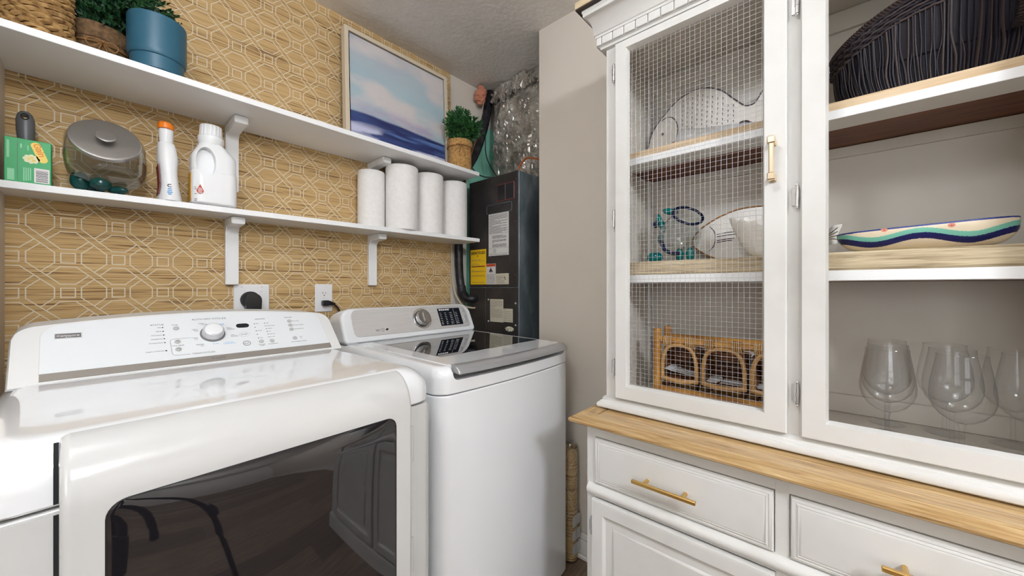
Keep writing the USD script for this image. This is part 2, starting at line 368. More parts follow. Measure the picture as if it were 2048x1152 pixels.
# ------------------------------------------------------------------ the setting
WY = 1.72          # wallpaper wall
fl = sgroup('floor', 'wood-look plank floor in front of the appliances')
part(fl, 'subfloor', box(-2.2, 2.1, -3.4, 1.84, -.06, -.012), 'dark_gap', smooth=False)
row, y = 0, -3.4
while y < 1.72:
    y1 = min(y + .178, 1.72); x = -2.2 - (row * .47 % 1.22)
    while x < 2.1:
        xa, xb = max(x, -2.2), min(x + 1.22, 2.1)
        if xb - xa > .03:
            part(fl, 'plank', cbox(xa + .0008, xb - .0008, y + .0008, y1 - .0008, -.012, 0, .0012), ['plank_floor', 'plank_floor_dark', 'plank_floor_pale'][int(RNG.integers(3))], smooth=False)
        x += 1.22
    y = y1; row += 1
struct('ceiling', box(-2.3, 2.2, -3.5, 1.84, CEIL, CEIL + .08), 'ceiling_paint', 'grey-white stippled plaster ceiling above the laundry nook')
wb = sgroup('wall_back', 'wall behind the washer and dryer covered in tan grasscloth wallpaper')
part(wb, 'plaster', box(-2.3, 2.2, WY, 1.84, 0, CEIL), 'wall_paint', smooth=False)
part(wb, 'wallpaper', box(-.165, 1.381, WY - .0006, WY + .001, .02, CEIL), 'grasscloth', smooth=False)
# printed trellis: outlined squares at every lattice point, double diagonal bands between them
A, X0, Z0, LWD = .10295, -.0528, 1.3716, .0026
q, h, e = .135, .25, .145
unit = []
for di in (-1, 0, 1):
    for dj in (-1, 0, 1):
        for a, b in (((-q, -q), (q, -q)), ((q, -q), (q, q)), ((q, q), (-q, q)), ((-q, q), (-q, -q)), ((h, -e), (h, e)), ((1 - h, -e), (1 - h, e)), ((-e, h), (e, h)), ((-e, 1 - h), (e, 1 - h)),
                     ((1 - h, e), (e, 1 - h)), ((1 - e, h), (h, 1 - e)), ((h, e), (.5, .5 - .105)), ((e, h), (.5 - .105, .5)), ((.5 + .105, .5), (1 - e, 1 - h)), ((.5, .5 + .105), (1 - h, 1 - e))):
            unit.append(LineString([(a[0] + di, a[1] + dj), (b[0] + di, b[1] + dj)]).buffer(LWD / A / 2, cap_style='square'))
cell = union_all(unit).intersection(Polygon([(0, 0), (1, 0), (1, 1), (0, 1)]))
def flat(g):
    V_, F_ = [], []
    for p_ in getattr(g, 'geoms', [g]):
        if p_.geom_type == 'Polygon' and p_.area > 1e-9:
            v_, f_ = trimesh.creation.triangulate_polygon(p_, engine='earcut'); F_.append(f_ + sum(len(x) for x in V_)); V_.append(v_)
    return (np.vstack(V_), np.vstack(F_)) if V_ else (np.zeros((0, 2)), np.zeros((0, 3), int))
cv, cf = flat(cell); V, F, n0 = [], [], 0
for i in range(-2, 15):
    for j in range(-15, 12):
        lo, hi = (X0 + i * A, Z0 + j * A), (X0 + (i + 1) * A, Z0 + (j + 1) * A)
        if hi[0] < -.165 or lo[0] > 1.381 or hi[1] < .02 or lo[1] > CEIL: continue
        v_, f_ = cv, cf
        if lo[0] < -.165 or hi[0] > 1.381 or lo[1] < .02 or hi[1] > CEIL:
            v_, f_ = flat(cell.intersection(Polygon([((x - lo[0]) / A, (z - lo[1]) / A) for x, z in ((-.165, .02), (1.381, .02), (1.381, CEIL), (-.165, CEIL))])))
        V.append(np.column_stack([lo[0] + v_[:, 0] * A, np.full(len(v_), WY - .0009), lo[1] + v_[:, 1] * A])); F.append(f_ + n0); n0 += len(v_)
V, F = np.vstack(V), np.vstack(F)
part(wb, 'printed_trellis', trimesh.Trimesh(np.array(V), np.array(F), process=False), 'pattern_cream', 'cream printed trellis of squares and octagons', smooth=False, kind='stuff')
struct('wall_left', box(-2.2, -.165, 1.25, WY, 0, CEIL), 'wall_paint', 'beige painted wall closing the left end of the laundry nook')
struct('wall_right', box(1.434, 2.1, -3.4, 1.11, 0, CEIL), 'wall_paint', 'beige painted wall behind the hutch and beside the air handler')
struct('wall_alcove', box(2.1, 2.2, -3.5, WY, 0, CEIL), 'wall_paint', 'end wall of the closet behind the air handler')
struct('wall_rear', box(-2.3, 2.1, -3.5, -3.4, 0, CEIL), 'wall_white', 'white wall behind the camera')
wf = sgroup('wall_far', 'white wall with a window at the open end of the room')
for a_ in ((-3.4, -1.55, 0, CEIL), (-.25, WY, 0, CEIL), (-1.55, -.25, 0, .85), (-1.55, -.25, 2.12, CEIL)): part(wf, 'wall_section', box(-2.3, -2.2, *a_), 'wall_white', smooth=False)
wn = sgroup('window_1', 'white framed window in the far wall')
part(wn, 'frame', cat(*[cbox(-2.285, -2.19, *a_, .003) for a_ in ((-1.55, -1.49, .85, 2.12), (-.31, -.25, .85, 2.12), (-1.49, -.31, .85, .91), (-1.49, -.31, 2.06, 2.12), (-1.49, -.31, 1.46, 1.51), (-.92, -.88, .91, 2.06))]), 'trim_white')
for a_ in ((-1.49, -.92, .91, 1.46), (-.88, -.31, .91, 1.46), (-1.49, -.92, 1.51, 2.06), (-.88, -.31, 1.51, 2.06)): part(wn, 'pane', box(-2.245, -2.243, *a_), 'pane_glass', smooth=False)
bs = sgroup('baseboard_right', 'white stepped baseboard between the washer and the hutch')
part(bs, 'board', cbox(1.420, 1.434, -3.4, 1.11, 0, .078, .002), 'trim_white'); part(bs, 'cap', cbox(1.424, 1.434, -3.4, 1.11, .0785, .106, .004), 'trim_white'); part(bs, 'shoe_molding', cbox(1.408, 1.4199, -3.4, 1.11, 0, .02, .005), 'trim_white')

def lamp(x, y, r, mat, label):
    t = thing('ceiling_lamp', label, 'lamp', (x, y, CEIL))
    zc = CEIL - .055 - r * .8
    part(t, 'base', lathe([(0, CEIL), (r * .55, CEIL), (r * .55, CEIL - .014), (.03, CEIL - .026), (.024, CEIL - .06), (0, CEIL - .06)], 40, (x, y, 0)), 'trim_white')
    part(t, 'diffuser', lathe([(.025, CEIL - .0601)] + [(r * math.sin(a), zc + r * .8 * math.cos(a)) for a in np.linspace(.25, PI - .001, 18)], 40, (x, y, 0)), mat, 'glowing white glass globe')
lamp(-.22, .40, .16, 'lamp_main', 'round white ceiling lamp nearest the dryer')
lamp(-.10, -1.45, .18, 'lamp_rear', 'round white ceiling lamp at the rear of the room')

# ------------------------------------------------------------------ wall shelves
def wall_shelf(label, xr, yl, yr, zb, arm):
    t = thing('wall_shelf', label, 'shelf', (.6, WY, zb))
    xl = -.1645; b = .0012
    def loop(x, yf): return [(x, WY - .001, zb), (x, WY - .001, zb + .019), (x, yf + b, zb + .019), (x, yf, zb + .019 - b), (x, yf, zb + b), (x, yf + b, zb)]
    part(t, 'board', fix(loft([loop(xl, yl), loop((xl + xr) / 2, (yl + yr) / 2), loop(xr, yr)])), 'shelf_white')
    for xc in (.340, .893):
        L, th, w, dep = arm, .024, .040, .243
        pr = Polygon([(WY - .001, zb - .0005), (WY - .001, zb - dep), (WY - th, zb - dep), (WY - th, zb - .05), (WY - th - .012, zb - .032), (WY - L, zb - .028), (WY - L, zb - .0005)])
        pr = pr.buffer(-.006).buffer(.006, quad_segs=6)
        pr = pr.intersection(Polygon([(WY - .001, zb - .0005), (WY - .001, zb - 1), (WY - 1, zb - 1), (WY - 1, zb - .0005)])).simplify(.0003)
        m = cat(extX(pr.buffer(-.003), xc - w / 2, xc + w / 2), extX(pr, xc - w / 2 + .003, xc + w / 2 - .003))
        part(t, 'bracket', m, 'shelf_white', smooth=40)
    return t
SL, SU = 1.434, 1.779
wall_shelf('lower long white wall shelf holding detergents, the glass jar and paper towels', 1.419, 1.585, 1.513, SL, .115)
wall_shelf('upper long white wall shelf under the seascape painting and the planters', 1.373, 1.440, 1.467, SU, .155)
ZL, ZU = SL + .019, SU + .019

# ------------------------------------------------------------------ outlets
o = thing('dryer_outlet', 'large white dryer outlet plate with a black plug in it', 'electrical outlet', (.4055, WY - .001, 1.078))
part(o, 'plate', cbox(.347, .464, WY - .008, WY - .001, 1.078, 1.194, .004), 'plastic_white')
for xx in (.372, .438):
    part(o, 'screw', cyl((xx, WY - .008, 1.184), (xx, WY - .0095, 1.184), .0022), 'zinc')
part(o, 'marking', cat(box(.378, .384, WY - .0083, WY - .0079, 1.168, 1.1695), box(.4365, .438, WY - .0083, WY - .0079, 1.163, 1.170), box(.432, .4335, WY - .0083, WY - .0079, 1.163, 1.170)), 'ink_pale', smooth=False, kind='stuff')
pl = thing('dryer_plug', 'big round black plug pushed into the dryer outlet', 'plug', (.408, WY - .01, 1.05))
part(pl, 'plug_body', cat(hull(np.vstack([T(cyl((.402, WY - .009, 1.133), (.402, WY - .045, 1.133), .027, 24)).vertices, T(cbox(.386, .428, WY - .044, WY - .012, 1.06, 1.12, .004)).vertices]))), 'black_plastic')
part(pl, 'collar', cyl((.398, WY - .0085, 1.135), (.398, WY - .022, 1.135), .0315, 28), 'black_rubber')
part(pl, 'cord', tube([(.408, WY - .028, 1.065), (.408, WY - .03, .95), (.40, WY - .02, .8), (.38, WY - .02, .3)], .007, 8, 5), 'black_rubber')
o = thing('wall_outlet', 'white duplex wall outlet right of the dryer outlet', 'electrical outlet', (.672, WY - .001, 1.075))
part(o, 'plate', cbox(.636, .709, WY - .007, WY - .001, 1.075, 1.197, .003), 'plastic_white')
for zc in (1.155, 1.115):
    s = part(o, 'socket', ext(Point(0, 0).buffer(.0165).intersection(Polygon([(-.02, -.0135), (.02, -.0135), (.02, .0135), (-.02, .0135)])), .0012, frame3((.6725, WY - .007, zc), (1, 0, 0), (0, 0, 1))), 'plastic_white')
    part(s, 'slot', cat(box(.6655, .667, WY - .0086, WY - .0081, zc - .001, zc + .0075), box(.678, .6795, WY - .0086, WY - .0081, zc, zc + .0065), cyl((.6725, WY - .0081, zc - .007), (.6725, WY - .0086, zc - .007), .0024, 10)), 'ink_black', smooth=False)
part(o, 'screw', cyl((.6725, WY - .007, 1.135), (.6725, WY - .0082, 1.135), .002), 'zinc')
w = thing('power_cord', 'black power cord plugged into the duplex outlet and hanging behind the washer', 'power cord', (.69, WY - .02, .7))
part(w, 'plug', cat(cbox(.659, .687, WY - .036, WY - .0088, 1.103, 1.126, .004), hull([*T(cbox(.686, .690, WY - .034, WY - .014, 1.105, 1.124, .003)).vertices, *T(cyl((.69, WY - .024, 1.115), (.712, WY - .024, 1.108), .0055, 10)).vertices])), 'black_plastic')
part(w, 'cord', tube([(.705, WY - .024, 1.111), (.728, WY - .025, 1.085), (.742, WY - .026, 1.03), (.748, WY - .022, .95), (.75, WY - .03, .75), (.74, WY - .03, .5)], .0042, 8, 6), 'black_rubber')

# ------------------------------------------------------------------ upper shelf things
# seascape painting, leaning back
pa = thing('painting', 'framed seascape painting of clouds over dark blue water on the upper shelf', 'painting', (1.0, 1.655, ZU))
PX0, PX1, PH = .728, 1.292, .537
lean = math.atan2(.022, PH)
MP = frame3((PX0, 1.646, ZU + .001), (1, 0, 0), (0, math.sin(lean), math.cos(lean)))   # local x right, y up, z towards the room
PW = PX1 - PX0
def fmem(a): return a
outer, fw, fd = [(0, 0), (PW, 0), (PW, PH), (0, PH)], .0185, .034
def memb(u0, u1, v0, v1): m = cbox(u0, u1, v0, v1, -.004, fd - .004, .0015); m.apply_transform(MP); return m
for a in ((0, fw, 0, PH), (PW - fw, PW, 0, PH), (fw, PW - fw, 0, fw), (fw, PW - fw, PH - fw, PH)): part(pa, 'frame_rail', memb(*a), 'frame_wood')
m = box(fw, PW - fw, fw, PH - fw, -.002, .006); m.apply_transform(MP); part(pa, 'backing', m, 'frame_black', smooth=False)
nu, nv = 150, 140
u, v = np.meshgrid(np.linspace(0, 1, nu), np.linspace(0, 1, nv))
cx, cw, cy, ch = fw + .0055, PW - 2 * fw - .011, fw + .0055, PH - 2 * fw - .011
G = np.stack([cx + u * cw, cy + v * ch, np.full_like(u, .023)], -1).reshape(-1, 3)
def fb(su, sv, seed, o=4): return meshkit.fbm(np.stack([u * su + seed, v * sv, np.zeros_like(u)], -1), o, seed)
def lerp(a, b, t): t = np.clip(t, 0, 1)[..., None]; return a * (1 - t) + b * t
C = lambda h: np.array(S(h))
sky = lerp(C('#b3c9cc') + 0 * u[..., None], C('#a2b7c1') + 0 * u[..., None], fb(2.5, 3, 3))
sky = lerp(sky, C('#b0b2bd'), (v - .62) * 2.6 * fb(3, 3, 5) * 1.8)
cl = fb(3.6, 8, 11, 5); band = np.exp(-((v - .55 + .16 * u - .05) / .10) ** 2) * .9 + np.exp(-((v - .38 - .03 * np.sin(7 * u)) / .07) ** 2) + np.exp(-((v - .95) / .12) ** 2) * .7
band += np.exp(-((u - .93) ** 2 + (v - .74) ** 2) / .03) * .8
sky = lerp(sky, C('#cfc8c6'), (cl * band - .20) * 3.2)
sky = lerp(sky, C('#a9a3b8'), np.clip((fb(4, 9, 21) - .36) * 3, 0, 1) * np.exp(-((v - .33) / .07) ** 2))
hz = .29 + .02 * np.sin(3 * u + 1) + .012 * (fb(6, 2, 8) - .5)
sea = lerp(C('#34487f') + 0 * u[..., None], C('#1c2358') + 0 * u[..., None], (fb(2.2, 16, 31) - .3) * 2.2)
sea = lerp(sea, C('#5a7bb2'), (fb(2, 22, 41) - .56) * 5)
wv = np.clip((fb(2.4, 12, 51) - .48) * 9, 0, 1) * np.exp(-((v - .09 - .05 * (u < .45)) / .06) ** 2)
sea = lerp(sea, C('#c3c4dd'), wv * 1.1)
col = lerp(sky, sea, (hz - v) * 60)
f = []
for j in range(nv - 1):
    for i in range(nu - 1):
        k = j * nu + i; f += [(k, k + 1, k + nu + 1), (k, k + nu + 1, k + nu)]
cm = trimesh.Trimesh(G, np.array(f), process=False); cm.apply_transform(MP)
part(pa, 'canvas', cm, 'canvas', paint=col.reshape(-1, 3), label='painted canvas with pale clouds above a dark blue sea')

def bow(c, s, face):
    """a twine bow with two loops, a knot and two tails; c = knot, face = (u, n) directions"""
    u, n = np.array(face[0], float), np.array(face[1], float); z = np.array([0, 0, 1.]); c = np.array(c, float)
    P = lambda a, b, d=.3: c + u * a * s + z * b * s + n * d * s * .3
    ms = [tube([P(0, 0), P(-.6, .1, 1), P(-1.1, -.25, 1.3), P(-.8, -.75, 1.2), P(-.3, -.35, 1), P(0, 0)], .05 * s, 6, 5), tube([P(0, 0), P(.6, .15, 1), P(1.0, -.2, 1.3), P(.75, -.7, 1.2), P(.3, -.35, 1), P(0, 0)], .05 * s, 6, 5),
          tube([P(0, 0), P(-.25, -.8, .8), P(-.35, -1.7, .3)], .045 * s, 6, 5), tube([P(0, 0), P(.3, -.8, .8), P(.6, -1.6, .3)], .045 * s, 6, 5), sph(P(0, 0, 1), .12 * s, 1)]
    return cat(*ms)
def foliage(c, n, rad, hgt, leaf, seed, droop=.3, up=.7, lw=.33, lean=(0, 0), keep=None):
    r = np.random.default_rng(seed); V, F = [], []; st = []
    for k in range(n):
        a = r.uniform(0, 2 * PI); el = r.uniform(0.05, 1) ** up; R = rad * el * r.uniform(.75, 1.1); H = hgt * r.uniform(.45, 1.0) * (1 - .35 * el)
        tip = np.array([math.cos(a) * R + lean[0] * el, math.sin(a) * R + lean[1] * el, H - droop * rad * el * el])
        base = np.array([math.cos(a), math.sin(a), 0]) * rad * .18 * el
        mid = base * .4 + tip * .5 + np.array([0, 0, .18 * hgt])
        ts = np.linspace(0, 1, 13); pts = (1 - ts)[:, None] ** 2 * base + 2 * (ts * (1 - ts))[:, None] * mid + (ts ** 2)[:, None] * tip + c
        st.append(tube(pts, [.0011, .0006], 3))
        for i in range(2, 13):
            t = pts[i] - pts[i - 1]; t /= np.linalg.norm(t)
            for s in (-1, 1):
                rd = r.normal(size=3); side = np.cross(t, rd); side /= np.linalg.norm(side) + 1e-9
                L = leaf * r.uniform(.6, 1.15) * (1 - .35 * (i == 12)); d = t * .75 + side * .65; d /= np.linalg.norm(d)
                w = np.cross(d, rd); w /= np.linalg.norm(w) + 1e-9; nn = np.cross(w, d); p = pts[i]; b = len(V); W2 = L * lw
                V += [p, p + d * L * .4 + w * W2 * .6 + nn * W2 * .2, p + d * L, p + d * L * .4 - w * W2 * .6 + nn * W2 * .2, p + d * L * .45]
                F += [(b, b + 1, b + 4), (b + 1, b + 2, b + 4), (b + 2, b + 3, b + 4), (b + 3, b, b + 4)]
    m = cat(trimesh.Trimesh(np.array(V), np.array(F), process=False), *st)
    if keep is not None: m.vertices = keep(m.vertices.copy())
    return m
def sack(c, r, h, fold=.03, seed=1):
    prof = [(0, 0), (r * .93, 0), (r, .008), (r * 1.0, h * .35), (r * .96, h * .68), (r * .985, h - fold - .004), (r * 1.03, h - fold), (r * 1.05, h - fold * .5), (r * 1.03, h - .003), (r * .98, h), (r * .92, h - .006), (r * .9, h * .8), (0, h * .78)]
    m = lathe(prof, 40, c); v = m.vertices - np.array(c); a = np.arctan2(v[:, 1], v[:, 0]); m.vertices[:, :2] += v[:, :2] * (np.sin(a * 9 + v[:, 2] * 60 + seed) * .012 + np.sin(a * 4 + seed) * .012)[:, None]
    return m
# plant at the right end
pc = (1.313, 1.556, ZU)
p1 = thing('potted_plant', 'green feathery plant in a tan burlap pot beside the painting', 'plant', pc)
pt = part(p1, 'pot', sack(pc, .064, .168), 'burlap', 'tan burlap wrapped pot')
part(pt, 'twine', cat(tube([(pc[0] + .066 * math.cos(a), pc[1] + .066 * math.sin(a), ZU + .13) for a in np.linspace(0, 2 * PI, 40)[:-1]], .0022, 6, closed=True), bow((pc[0] - .035, pc[1] - .056, ZU + .128), .032, ((.85, -.53, 0), (-.53, -.85, 0)))), 'twine')
def keep1(v):
    lim = pc[1] + .006; over = v[:, 1] > lim; v[over, 1] = lim + (v[over, 1] - lim) * .18; return v
part(p1, 'foliage', foliage((pc[0] - .004, pc[1] - .012, ZU + .145), 190, .125, .215, .027, 5, .25, .62, keep=keep1), 'leaf_green', 'feathery green stems of small pointed leaves', smooth=False, kind='stuff')
# blue pot
kc = np.array([-.099, 1.53, ZU])
bc = (.126, 1.545, ZU)
single('planter', lathe([(0, 0), (.054, 0), (.0570, .004), (.0575, .054), (.0580, .0575), (.0635, .060), (.0660, .066), (.0665, .075), (.0665, .172), (.065, .176), (.0625, .174), (.061, .16), (.060, .02), (0, .018)], 56, bc), 'pot_blue', 'empty matte blue ceramic planter on the upper shelf', 'planter', smooth=40)
# burlap pot with trailing plant
qc = (.008, 1.625, ZU)
p2 = thing('trailing_plant', 'trailing small-leaved plant in a brown burlap sack left of the blue planter', 'plant', qc)
pt = part(p2, 'pot', sack(qc, .062, .128, .04, 3), 'burlap_dark', 'brown burlap sack with a folded rim')
part(pt, 'twine', cat(tube([(qc[0] + .0635 * math.cos(a), qc[1] + .0635 * math.sin(a), ZU + .07) for a in np.linspace(0, 2 * PI, 40)[:-1]], .0025, 6, closed=True), bow((qc[0] + .006, qc[1] - .066, ZU + .07), .030, ((1, 0.1, 0), (0.1, -1, 0)))), 'twine')
def keep2(v):
    d = v[:, :2] - kc[:2]; r_ = np.linalg.norm(d, axis=1); inn = r_ < .072; v[inn, :2] = kc[:2] + d[inn] / r_[inn][:, None] * .073
    v[:, 1] = np.minimum(v[:, 1], WY - .004); v[:, 0] = np.maximum(v[:, 0], -.16); v[:, 2] = np.maximum(v[:, 2], ZU + .003); return v
def drop2(m):
    c = m.triangles; bad = (((c[:, :, 0] > .050) & (c[:, :, 1] < 1.620) & (c[:, :, 2] < ZU + .19)) | ((c[:, :, 0] > .055) & (c[:, :, 2] < ZU + .165)) | (c[:, :, 0] > .185) | (np.hypot(c[:, :, 0] - kc[0], c[:, :, 1] - kc[1]) < .078)).any(1); m.update_faces(~bad); return m
part(p2, 'foliage', drop2(foliage((qc[0] + .01, qc[1] - .005, ZU + .105), 200, .15, .26, .024, 9, .4, .5, .5, lean=(.08, .02), keep=keep2)), 'leaf_dark', 'dark green trailing stems with small rounded leaves', smooth=False, kind='stuff')
# woven basket at the far left
bk = thing('woven_basket', 'round woven seagrass basket at the left end of the upper shelf', 'basket', kc)
part(bk, 'liner', lathe([(0, .002), (.054, .002), (.0565, .2), (.053, .2), (.05, .01), (0, .01)], 32, kc), 'seagrass')
R = []
for k in range(19):
    z = .008 + k * .0105; a = np.linspace(0, 2 * PI, 97)[:-1]; rr = .0575 + .0022 * np.sin(a * 16 + k * PI) + .001 * np.sin(a * 5 + k)
    R.append(tube(np.stack([kc[0] + rr * np.cos(a), kc[1] + rr * np.sin(a), kc[2] + z + .0035 * np.sin(a * 8 + k * 1.3)], 1), .0062, 5, closed=True))
part(bk, 'weave', cat(*R), 'seagrass', 'rows of twisted seagrass strands', kind='stuff')

# ------------------------------------------------------------------ lower shelf things
# soap box
gx = thing('detergent_box', 'green box of dryer sheets at the left end of the lower shelf', 'box', (-.112, 1.605, ZL))
BX0, BX1, BY0, BY1, BH = -.154, -.078, 1.590, 1.625, .114
part(gx, 'carton', cbox(BX0, BX1, BY0, BY1, ZL, ZL + BH, .0012), 'box_green')
FY = BY0 - .0002
part(gx, 'fold_line', box(-.1335, -.1329, FY - .0002, FY + .0001, ZL + .003, ZL + BH - .006), 'ink_grey', smooth=False)
def rot_text(s, hgt, x, z, mat, nm_, **k): part(gx, nm_, txt(s, hgt, (x, FY - .0001, z), (0, 0, -1), (1, 0, 0), **k), mat, smooth=False)
g2 = LineString([(0, 0), (.036, .0)]).buffer(.0085)
part(gx, 'logo_back', ext(affinity.rotate(g2, -72, origin=(0, 0)), .0003, frame3((-.1035, FY, ZL + .1005), (1, 0, 0), (0, 0, 1))), 'print_yellow', smooth=False)
mm = meshkit.text_mesh('Gain', .0115, .0004, True); mm.apply_transform(trimesh.transformations.rotation_matrix(math.radians(-72), (0, 0, 1))); mm.apply_transform(frame3((-.1085, FY - .0003, ZL + .1045), (1, 0, 0), (0, 0, 1)))
part(gx, 'logo', mm, 'print_orange', smooth=False)
r = np.random.default_rng(3)
fl_ = union_all([Point(.010 * math.cos(a) * q, .008 * math.sin(a) * q).buffer(.0042) for a in np.linspace(0, 6.2, 9) for q in (.4, 1)])
part(gx, 'flower', ext(fl_, .0003, frame3((-.111, FY, ZL + .064), (1, 0, 0), (0, 0, 1))), 'print_cream', smooth=False)
part(gx, 'flower_heart', cat(*[ext(Point(x, y).buffer(.0028), .0003, frame3((-.111, FY - .0003, ZL + .064), (1, 0, 0), (0, 0, 1))) for x, y in ((-.004, 0), (.004, -.003), (.001, .004))]), 'print_yellow', smooth=False)
part(gx, 'barcode_label', box(-.1065, -.081, FY - .0003, FY, ZL + .004, ZL + .042), 'print_white', smooth=False)
bars, z = [], ZL + .007
while z < ZL + .038:
    t_ = r.choice([.0006, .001, .0018]); bars.append(box(-.1035, -.0835, FY - .0005, FY - .0003, z, z + t_)); z += t_ + r.choice([.0008, .0014])
part(gx, 'barcode', cat(*bars), 'ink_grey', smooth=False)
pr_ = [box(-.149, -.138, FY - .0002, FY, ZL + .004, ZL + .033), box(-.1500, -.1455, FY - .0002, FY, ZL + .06, ZL + .105), box(-.129, -.126, FY - .0002, FY, ZL + .089, ZL + .1), box(-.1175, -.1155, FY - .0002, FY, ZL + .084, ZL + .098)]
pr_ += [box(x, x + .0022, FY - .0002, FY, ZL + .005 + k * .001, ZL + .04) for k, x in enumerate((-.124, -.1205, -.117, -.1135))]
part(gx, 'small_print', cat(*pr_), 'print_pale_green', smooth=False, kind='stuff')
# grey handle standing behind the box
hb = thing('brush', 'grey handled brush standing behind the green box', 'brush', (-.122, 1.655, ZL))
hr = []
for zz, w_, d_ in ((0, .030, .02), (.03, .026, .018), (.06, .012, .010), (.10, .0125, .011), (.15, .0165, .013), (.18, .0165, .012), (.196, .013, .010), (.203, .007, .006)):
    hr.append([(-.122 - .004 * zz / .2 + w_ * math.cos(a), 1.655 + d_ * math.sin(a), ZL + zz) for a in np.linspace(0, 2 * PI, 20)[:-1]])
hm = fix(loft(hr)); hole = T(cyl((-.1255, 1.6, ZL + .187), (-.1255, 1.7, ZL + .187), .0048, 12))
hm2 = m3.Manifold(m3.Mesh(np.asarray(hm.vertices, np.float32), np.asarray(hm.faces, np.uint32))) - m3.Manifold(m3.Mesh(np.asarray(fix(hole).vertices, np.float32), np.asarray(fix(hole).faces, np.uint32)))
hp = part(hb, 'handle', hm2 if hm2.num_tri() > 50 else hm, 'handle_grey')
part(hp, 'hole_ring', tube([(-.1255 + .0062 * math.cos(a), 1.6435, ZL + .187 + .0078 * math.sin(a)) for a in np.linspace(0, 2 * PI, 20)[:-1]], .0015, 6, closed=True), 'black_rubber')
# glass jar with tilted steel lid
jc = np.array([.027, 1.617, ZL])
jr = thing('glass_jar', 'wide glass jar with a tilted brushed steel lid on the lower shelf', 'jar', jc)
e_ = math.radians(28); lc = np.array([.021, 1.568, ZL + .140]); ln = np.array([0, -math.cos(e_), math.sin(e_)]); lu = np.array([1., 0, 0]); lv = np.cross(ln, lu)
th = np.linspace(0, 2 * PI, 65)[:-1]
def sup(a, p): return np.sign(np.cos(a)) * np.abs(np.cos(a)) ** p, np.sign(np.sin(a)) * np.abs(np.sin(a)) ** p
rings_ = []
for k, (s, d) in enumerate(((.0, .102), (.60, .1018), (.86, .097), (.97, .082), (1.0, .06), (.985, .032), (.93, .014), (.86, .004))):
    cxs, cys = sup(th, .55 if k < 6 else .8)
    c_ = lc - ln * d; c_ = c_ * 1.0
    cc = np.array([jc[0], jc[1] + .002, ZL + .082]) if k < 6 else lc - ln * d
    f_ = d / .102
    cen = lc * (1 - f_) + np.array([jc[0], 1.668, ZL + .082]) * f_
    P_ = cen + lu * (cxs * .0835 * s)[:, None] + lv * (cys * .0835 * s)[:, None]
    P_[:, 2] = np.maximum(P_[:, 2], ZL + .0015); rings_.append(P_)
rings_.append(lc + lu * (np.cos(th) * .066)[:, None] + lv * (np.sin(th) * .066)[:, None])
R_ = np.vstack(rings_); R_[:, 1] = np.minimum(R_[:, 1], WY - .004); rings_ = [R_[i * 64:(i + 1) * 64] for i in range(len(rings_))]
part(jr, 'body', loft(rings_, caps=False), 'jar_glass', 'clear glass body', smooth=50)
ML = frame3(lc, lu, lv)
ld = part(jr, 'lid', lathe([(0, 0), (.070, 0), (.0715, .002), (.0715, .010), (.070, .012), (.064, .0135), (.03, .0145), (0, .0148)], 56, M=ML), 'steel', 'brushed steel lid')
part(ld, 'knob', lathe([(0, .0148), (.007, .0148), (.0065, .022), (.012, .025), (.0205, .0265), (.021, .029), (.019, .0305), (0, .031)], 40, M=ML), 'steel')
pods = [((-.028, 1.615), .02, .024, .3), ((.012, 1.595), .03, .016, 1.2), ((.045, 1.612), .026, .012, 2.2), ((.0, 1.64), .024, .014, .8)]
for k, ((x, y), rx, hz_, az) in enumerate(pods):
    m = sph((0, 0, 0), (rx, rx * .72, hz_), 3); v_ = m.vertices; m.vertices += (v_ / np.linalg.norm(v_, axis=1)[:, None]) * (meshkit.fbm(v_ * 70 + k * 9, 3, k)[:, None] - .5) * .012
    m.apply_transform(trimesh.transformations.rotation_matrix(az, (0, 0, 1))); m.apply_translation((x, y, 0)); m.apply_translation((0, 0, ZL + .003 - m.bounds[0][2]))
    single('laundry_pod', m, 'pod_green', ['tall dark green laundry pod at the left inside the glass jar', 'dark green laundry pod at the front middle of the glass jar', 'low dark green laundry pod at the right inside the glass jar', 'dark green laundry pod at the back of the glass jar'][k], 'laundry pod', 'pods in the glass jar', smooth=60)
# spray bottle
sb = thing('spray_bottle', 'slim white cleaner bottle with an orange cap on the lower shelf', 'bottle', (.158, 1.60, ZL))
def ell(cx, cy, z, a, b, n=28, p=1.): c_, s_ = sup(np.linspace(0, 2 * PI, n + 1)[:-1], p); return [(cx + a * x, cy + b * y_, z) for x, y_ in zip(c_, s_)]
part(sb, 'body', fix(loft([ell(.160, 1.612, ZL + .0005, .0285, .044, p=.8), ell(.160, 1.612, ZL + .004, .0295, .045, p=.8), ell(.158, 1.612, ZL + .05, .0235, .045, p=.8), ell(.155, 1.612, ZL + .09, .0225, .044, p=.8), ell(.154, 1.612, ZL + .135, .0255, .040, p=.8), ell(.152, 1.610, ZL + .172, .0225, .028, p=.85), ell(.151, 1.608, ZL + .184, .0195, .020, p=.9), ell(.151, 1.608, ZL + .188, .013, .014)])), 'plastic_white', smooth=45)
part(sb, 'neck', lathe([(.0, .186), (.015, .186), (.016, .19), (.0165, .2), (.018, .226), (.018, .2275), (0, .2275)], 28, (.1505, 1.607, ZL)), 'plastic_white')
part(sb, 'cap', fix(loft([ell(.150, 1.604, ZL + .2276, .0195, .021), ell(.150, 1.604, ZL + .232, .0205, .022), ell(.149, 1.604, ZL + .244, .0185, .02), ell(.148, 1.604, ZL + .248, .0145, .016)])), 'cap_orange', 'orange cap')
